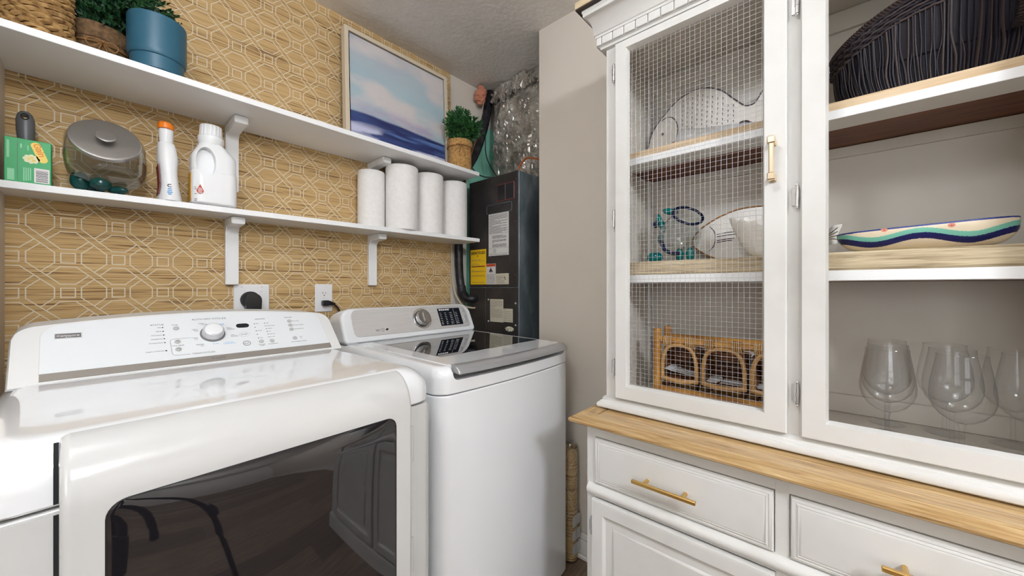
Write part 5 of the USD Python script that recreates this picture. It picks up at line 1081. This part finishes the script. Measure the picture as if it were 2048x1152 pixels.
# second platter on the middle shelf
so = [(.300, ZP1 + .003), (.325, 1.278), (.350, 1.290), (.372, 1.306), (.392, 1.325), (.388, 1.352), (.372, 1.374), (.345, 1.394), (.310, 1.413), (.270, 1.427), (.235, 1.432), (.190, 1.431), (.140, 1.425), (.09, 1.405), (.06, 1.37), (.055, 1.33), (.08, 1.29), (.12, ZP1 + .003)]
SPo = arc_pts(so); sm_, SM = plate_from_outline(SPo, 1.345, 1.366, ZP1, 1.432, .012)
sp_ = thing('fish_dish', 'cream fish shaped dish leaning behind the glass fish bowl', 'platter', (1.35, .22, ZP1))
part(sp_, 'dish', sm_, 'ceramic_white'); part(sp_, 'rim_line', tube(on_plate(SPo, SM), .0026, 5), 'twine', 'brown rim line')
part(sp_, 'gill_line', tube(on_plate(arc_pts([(.340, 1.383), (.326, 1.365), (.322, 1.342), (.326, 1.318), (.338, 1.302)]), SM), .0014, 5), 'ceramic_line')
for k, (z_, l_) in enumerate(((1.357, .05), (1.349, .062), (1.336, .05), (1.330, .046))): part(sp_, 'fin_line', tube(on_plate([(.318, z_ - .002), (.318 - l_ * .5, z_ + .001), (.318 - l_, z_ + .002)], SM), .0012, 4), 'ceramic_line')
# shell shaped dish
srs = []
sdc = np.array([1.255, .172, ZP1])
for k, t in enumerate(np.linspace(0, 1, 10)):
    rr = .018 + .055 * t ** .8; zz = .004 + .092 * t ** 1.6
    srs.append([(sdc[0] + rr * .62 * math.sin(a), sdc[1] + rr * 1.2 * math.cos(a) * (1 + .03 * t * math.cos(14 * a)), ZP1 + .0005 + zz * (1 + .22 * math.cos(a - .4)) + .004 * t * math.cos(14 * a)) for a in np.linspace(0, 2 * PI, 85)[:-1]])
inn = [[(sdc[0] + (x - sdc[0]) * .93, sdc[1] + (y - sdc[1]) * .93, z + .006) for x, y, z in rg_] for rg_ in reversed(srs)]
single('shell_dish', fix(loft(srs + inn)), 'ceramic_shade', 'ribbed cream shell shaped dish at the right of the mesh door shelf', 'dish', smooth=50)
# cane cutlery caddy on the hutch floor
ZF = .8334
cc = thing('cane_caddy', 'bamboo and wicker cutlery caddy on the floor of the hutch', 'cutlery caddy', (1.27, .27, ZF))
CX0, CX1, CY0, CY1 = 1.225, 1.320, .075, .462
for x_ in (CX0, CX1):
    for y_ in (CY0, CY1): part(cc, 'post', lathe([(0, .0), (.0125, .0), (.0125, .212), (.0105, .216), (0, .216)], 16, (x_, y_, ZF)), 'bamboo')
for x_ in (CX0, CX1):
    part(cc, 'top_rail', tube([(x_, CY0 + .01, ZF + .180), (x_, CY1 - .01, ZF + .180)], .0105, 12), 'bamboo'); part(cc, 'base_rail', tube([(x_, CY0 + .01, ZF + .022), (x_, CY1 - .01, ZF + .022)], .010, 12), 'bamboo')
for y_ in (CY0, CY1): part(cc, 'end_rail', tube([(CX0 + .01, y_, ZF + .022), (CX1 - .01, y_, ZF + .022)], .010, 12), 'bamboo')
cells = [(.338, .448), (.212, .328), (.088, .202)]
for ya, yb in cells:
    ym, hw = (ya + yb) / 2, (yb - ya) / 2
    bsk = part(cc, 'wicker_basket', cat(*[tube([(1.272 + .046 * sx, ym + sy, ZF + .03 + .0085 * k) for sx, sy in [(math.copysign(abs(math.cos(a)) ** .5, math.cos(a)), hw * .96 * math.copysign(abs(math.sin(a)) ** .5, math.sin(a)) * (.86 + .14 * k / 14)) for a in np.linspace(-2.05, 2.05, 31)]], .0046, 5) for k in range(15)], *[tube([(1.236 + .005 * j, ya + .008, ZF + .0585), (1.236 + .005 * j, yb - .008, ZF + .0585)], .0032, 5) for j in range(16)]), 'cane_dark', 'dark open fronted wicker compartment', kind='stuff')
    part(bsk, 'arched_rim', tube([(1.222, ya + .004, ZF + .055), (1.220, ya + .006, ZF + .12), (1.219, ya + .022, ZF + .158), (1.218, ym, ZF + .167), (1.219, yb - .022, ZF + .158), (1.220, yb - .006, ZF + .12), (1.222, yb - .004, ZF + .055)], .0058, 8, 6), 'cane_wrap', 'cane wrapped arch')
    part(bsk, 'front_band', tube([(1.221, ya + .004, ZF + .060), (1.214, ym, ZF + .055), (1.221, yb - .004, ZF + .060)], .007, 8, 6), 'cane_wrap')
    for o_ in (.022, hw * 2 - .022):
        part(bsk, 'lashing', cat(*[tube([(CX0 + .0128 * math.cos(a), ya + o_ + j * .0052 - .010 + .001 * math.sin(a), ZF + .176 + .0165 * math.sin(a)) for a in np.linspace(0, 2 * PI, 17)[:-1]], .0024, 5, closed=True) for j in range(5)]), 'cane_wrap', kind='stuff')
# clear plastic cutlery lying in the compartments
def utensil(kind, L):
    hnd = tube([(0, 0, 0), (0, L * .45, .001), (0, L * .62, .002)], [.0040, .0032, .0026], 6, 3); hnd.vertices[:, 2] *= .45
    if kind == 'fork':
        bl = cbox(-.0095, .0095, L * .62, L * .76, .0005, .003, .001); tn = [tube([(x, L * .75, .002), (x, L * .9, .004), (x * .9, L, .002)], [.0016, .0014, .0008], 5) for x in (-.0075, -.0025, .0025, .0075)]
        return cat(hnd, bl, *tn)
    if kind == 'spoon':
        b_ = sph((0, L * .82, .003), (.0125, L * .17, .0045), 2); return cat(hnd, b_)
    return cat(hnd, hull([(x, y, z) for x, y in ((-.006, L * .6), (.007, L * .6), (.009, L * .9), (.002, L), (-.006, L * .95)) for z in (.0005, .0022)]))
r = np.random.default_rng(21)
for ci, ((ya, yb), kind, n_) in enumerate(zip(cells, ('fork', 'spoon', 'knife'), (7, 7, 6))):
    for k in range(n_):
        m = utensil(kind, .098); ly = (yb - ya - .02)
        m.apply_transform(trimesh.transformations.rotation_matrix(math.radians(r.uniform(-5, 5)), (0, 0, 1)))
        if ci == 0: m.apply_transform(trimesh.transformations.rotation_matrix(math.radians(7), (1, 0, 0)))
        m.apply_translation((1.236 + .008 * k, (ya + yb) / 2 - (.048 if ci == 0 else .050) + r.uniform(-.003, .003), ZF + .0655 + .0035 * (k % 2) + (.008 if ci == 0 else 0)))
        single('plastic_' + kind, m, 'bag_plastic', f'clear plastic {kind} lying in the {("left", "middle", "right")[ci]} compartment of the cane caddy', kind, group=f'clear plastic {kind if kind != "knife" else "knive"}s in the {("left", "middle", "right")[ci]} compartment', smooth=40)

# ------------------------------------------------------------------ things behind the right door
# dark wicker basket on the upper shelf
wk = thing('wicker_basket', 'dark brown wicker basket with an arched rim on the upper hutch shelf', 'basket', (1.28, -.168, ZP2))
bcx, bcy, bax, bay = 1.282, -.168, .078, .198
def rimz(a): return ZP2 + .140 + .072 * (1 - abs(math.sin(a))) ** .0 * (math.cos(a) ** 2) - .0   # higher at the long front and back
def bpt(a, s, z): return (bcx - bax * math.cos(a) * s, bcy + bay * math.sin(a) * s, z)
na = 200; AA = np.linspace(0, 2 * PI, na + 1)[:-1]
part(wk, 'lining', fix(loft([[bpt(a, .86, ZP2 + .001) for a in AA], [bpt(a, .985, rimz(a) - .02) for a in AA], [bpt(a, .955, rimz(a) - .02) for a in AA], [bpt(a, .83, ZP2 + .006) for a in AA]])), 'wicker_dark')
r = np.random.default_rng(8); st = []
for a in AA:
    j = r.uniform(-.012, .012); k_ = r.uniform(-.03, .03); st.append(tube([bpt(a, .88, ZP2 + .003), bpt(a + j, .945 + r.uniform(0, .02), ZP2 + .05), bpt(a - j + k_, .98 + r.uniform(-.01, .012), ZP2 + .10), bpt(a + k_, 1.0, rimz(a) - .035)], r.uniform(.0014, .0026), 5, 3))
part(wk, 'stakes', cat(*[t_ for i_, t_ in enumerate(st) if i_ % 3]), 'wicker_dark', 'dark upright wicker stakes', kind='stuff'); part(wk, 'pale_stakes', cat(*st[::3]), 'wicker_brown', 'browner upright wicker stakes', kind='stuff')
wv_, wv2 = [], []
for k in range(6):
    P = [bpt(a, 1.0 + .014 * math.sin(a * 50 + k * PI), rimz(a) - .040 + .0072 * k) for a in AA]; (wv_ if k % 2 else wv2).append(tube(P, .0036, 5, closed=True))
for z_ in (.012, .075): wv_.append(tube([bpt(a, .89 + .5 * z_ + .012 * math.sin(a * 55), ZP2 + z_) for a in AA], .0016, 4, closed=True))
part(wk, 'rim_weave', cat(*wv_), 'wicker_dark', kind='stuff'); part(wk, 'rim_weave', cat(*wv2), 'wicker_brown', kind='stuff')
br = []
A3 = np.linspace(0, 2 * PI, 361)[:-1]
for ph in (0, 2.1, 4.2): br.append(tube([(lambda p: (p[0], p[1], p[2]))(bpt(a, 1.0 + .018 * math.cos(a * 60 + ph), rimz(a) + .004 + .0055 * math.sin(a * 60 + ph))) for a in A3], .0040, 5, closed=True))
part(wk, 'braided_rim', cat(*br), 'wicker_brown', 'braided rim', kind='stuff')
hx = [(1.196, -.243, ZP2 + .21), (1.186, -.248, ZP2 + .165), (1.184, -.252, ZP2 + .12), (1.190, -.249, ZP2 + .085), (1.199, -.246, ZP2 + .07)]
hpth = smooth_path(hx, 24); hrr = .0075 + .0016 * np.sin(np.arange(len(hpth)) * PI * .75)
part(wk, 'handle', tube(hpth, hrr, 10), 'wicker_brown', 'cord wrapped hanging handle')
# boat dish
bt = thing('boat_dish', 'long ceramic dish painted with teal and navy waves on the middle hutch shelf', 'dish', (1.215, -.116, ZP1))
nL, nS = 210, 70; L0, L1 = -.252, .020; V, PC = [], []
for i, s in enumerate(np.linspace(-1, 1, nL)):
    yc = (L0 + L1) / 2 + (L1 - L0) / 2 * s; e = max(0., 1 - abs(s) ** 5) ** .5
    zb = ZP1 + .0006 + .034 * abs(s) ** 9; zt = ZP1 + .050 + .006 * s * -1
    for j, t in enumerate(np.linspace(0, 1, nS)):
        ang = t * PI / 2; w_ = .045 * e * math.sin(ang) ** .75 if t > 0 else 0; zz = zb + (zt - zb) * (1 - math.cos(ang)) ** .8
        V.append((1.212 - w_, yc, zz))
        h_ = (zz - ZP1) / .053
        wave = .40 + .13 * math.cos((yc + .115) * 44) + .22 * max(0, -s - .55)
        base = C('#e9d9bd')
        if zz > zt - .003: base = C('#2b3a86')
        elif abs(h_ - wave) < .115: base = C('#171c5c')
        elif wave + .115 <= h_ < wave + .30: base = C('#7cc3ac')
        for dy in (.080, .178):
            d_ = math.hypot((yc - (L1 - dy)) / .0052, (h_ - .84) / .085)
            if d_ < 1: base = C('#d98a72') if d_ > .35 else C('#b5624e')
        PC.append(base)
V, PC = np.array(V), np.array(PC); n0 = len(V)
V2 = V.copy(); V2[:, 0] = 2 * 1.212 - V2[:, 0]; Vi = V.copy(); Vi[:, 0] = 1.212 + (Vi[:, 0] - 1.212) * .9; Vi[:, 2] += .006 * (1 - (V[:, 2] - ZP1) / .056); Vi2 = Vi.copy(); Vi2[:, 0] = 2 * 1.212 - Vi2[:, 0]
F = []
for b_, fl2 in ((0, False), (1, True), (2, True), (3, False)):
    for i in range(nL - 1):
        for j in range(nS - 1):
            k = b_ * n0 + i * nS + j; q_ = (k, k + 1, k + nS + 1, k + nS); tr_ = [(q_[0], q_[1], q_[2]), (q_[0], q_[2], q_[3])]; F += [t_[::-1] for t_ in tr_] if fl2 else tr_
for b_, c_ in ((0, 2), (1, 3)):
    for i in range(nL - 1):
        k, l = b_ * n0 + i * nS + nS - 1, c_ * n0 + i * nS + nS - 1; F += [(k, l, l + nS), (k, l + nS, k + nS)]
bmesh = trimesh.Trimesh(np.vstack([V, V2, Vi, Vi2]), np.array(F), process=False)
part(bt, 'dish', bmesh, 'boat_glaze', paint=np.vstack([PC, PC, np.tile(C('#e9d9bd'), (2 * n0, 1))]))
tl = [(.022, 1.300), (.030, 1.306), (.050, 1.293), (.046, 1.310), (.052, 1.318), (.047, 1.328), (.052, 1.342), (.034, 1.340), (.018, 1.345), (.020, 1.33), (.012, 1.318)]
sf = thing('fish_ornament', 'small silver fish ornament whose tail shows at the left end of the boat dish', 'fish ornament', (1.25, .08, ZP1))
tlp = Polygon([(.050, ZP1 + .004), (.078, ZP1 + .004), (.078, ZP1 + .03), (.070, ZP1 + .045), (.052, ZP1 + .046), (.028, ZP1 + .074), (.012, ZP1 + .076), (.020, ZP1 + .055), (.012, ZP1 + .032), (.036, ZP1 + .030), (.060, ZP1 + .02)]).buffer(.003).buffer(-.001)
part(sf, 'body', extX(tlp, 1.262, 1.270), 'chrome'); part(sf, 'ridge', cat(*[tube([(1.2615, .052, ZP1 + .040 + .001 * k), (1.2612, .030, ZP1 + .042 + .006 * k), (1.2615, .019, ZP1 + .040 + .010 * k)], .0012, 5) for k in range(4)]), 'chrome', kind='stuff')
part(sf, 'stand', cbox(1.255, 1.277, .056, .076, ZP1, ZP1 + .006, .002), 'chrome')
# wine glasses
gprof = [(0, .0015), (.031, .0022), (.0335, .0012), (.0335, .0004), (.031, 0), (.0005, 0)]
wg = thing('wine_glass', 'front wine glass of the left row in the hutch', 'wine glass', (1.162, -.064, ZF), group='wine glasses on the floor of the hutch')
def wpart(n, pf, c=(0, 0, 0)): part(wg, n, lathe(pf, 40, c), 'clear_glass', smooth=60, local=True)
wpart('foot', [(0, .0004), (.0325, .0004), (.0335, .0012), (.030, .0026), (.012, .0045), (.0052, .0085), (0, .009)])
wpart('stem', [(.0052, .0086), (.0040, .018), (.0036, .045), (.0042, .068), (.0068, .0755)])
wpart('bowl', [(0, .0762), (.0068, .0756), (.018, .080), (.031, .090), (.0405, .104), (.0450, .120), (.0455, .135), (.0435, .155), (.0395, .180), (.0355, .2045), (.0350, .2120)])
wpart('rim', [(.0350, .2121), (.0355, .2125), (.0352, .2132), (.0345, .2130), (.0345, .2122), (.0350, .2121)])
for x, y_, lb in ((1.258, -.070, 'middle wine glass of the left row in the hutch'), (1.352, -.074, 'rear wine glass of the left row in the hutch'), (1.160, -.170, 'front wine glass of the row right of centre in the hutch'), (1.256, -.170, 'middle wine glass of the row right of centre in the hutch'),
                  (1.350, -.171, 'rear wine glass of the row right of centre in the hutch'), (1.252, -.272, 'front wine glass of the rightmost row, cut by the picture edge'), (1.346, -.270, 'rear wine glass of the rightmost row in the hutch')):
    dup(wg, (x, y_, ZF), float(RNG.uniform(0, 360)), lb)
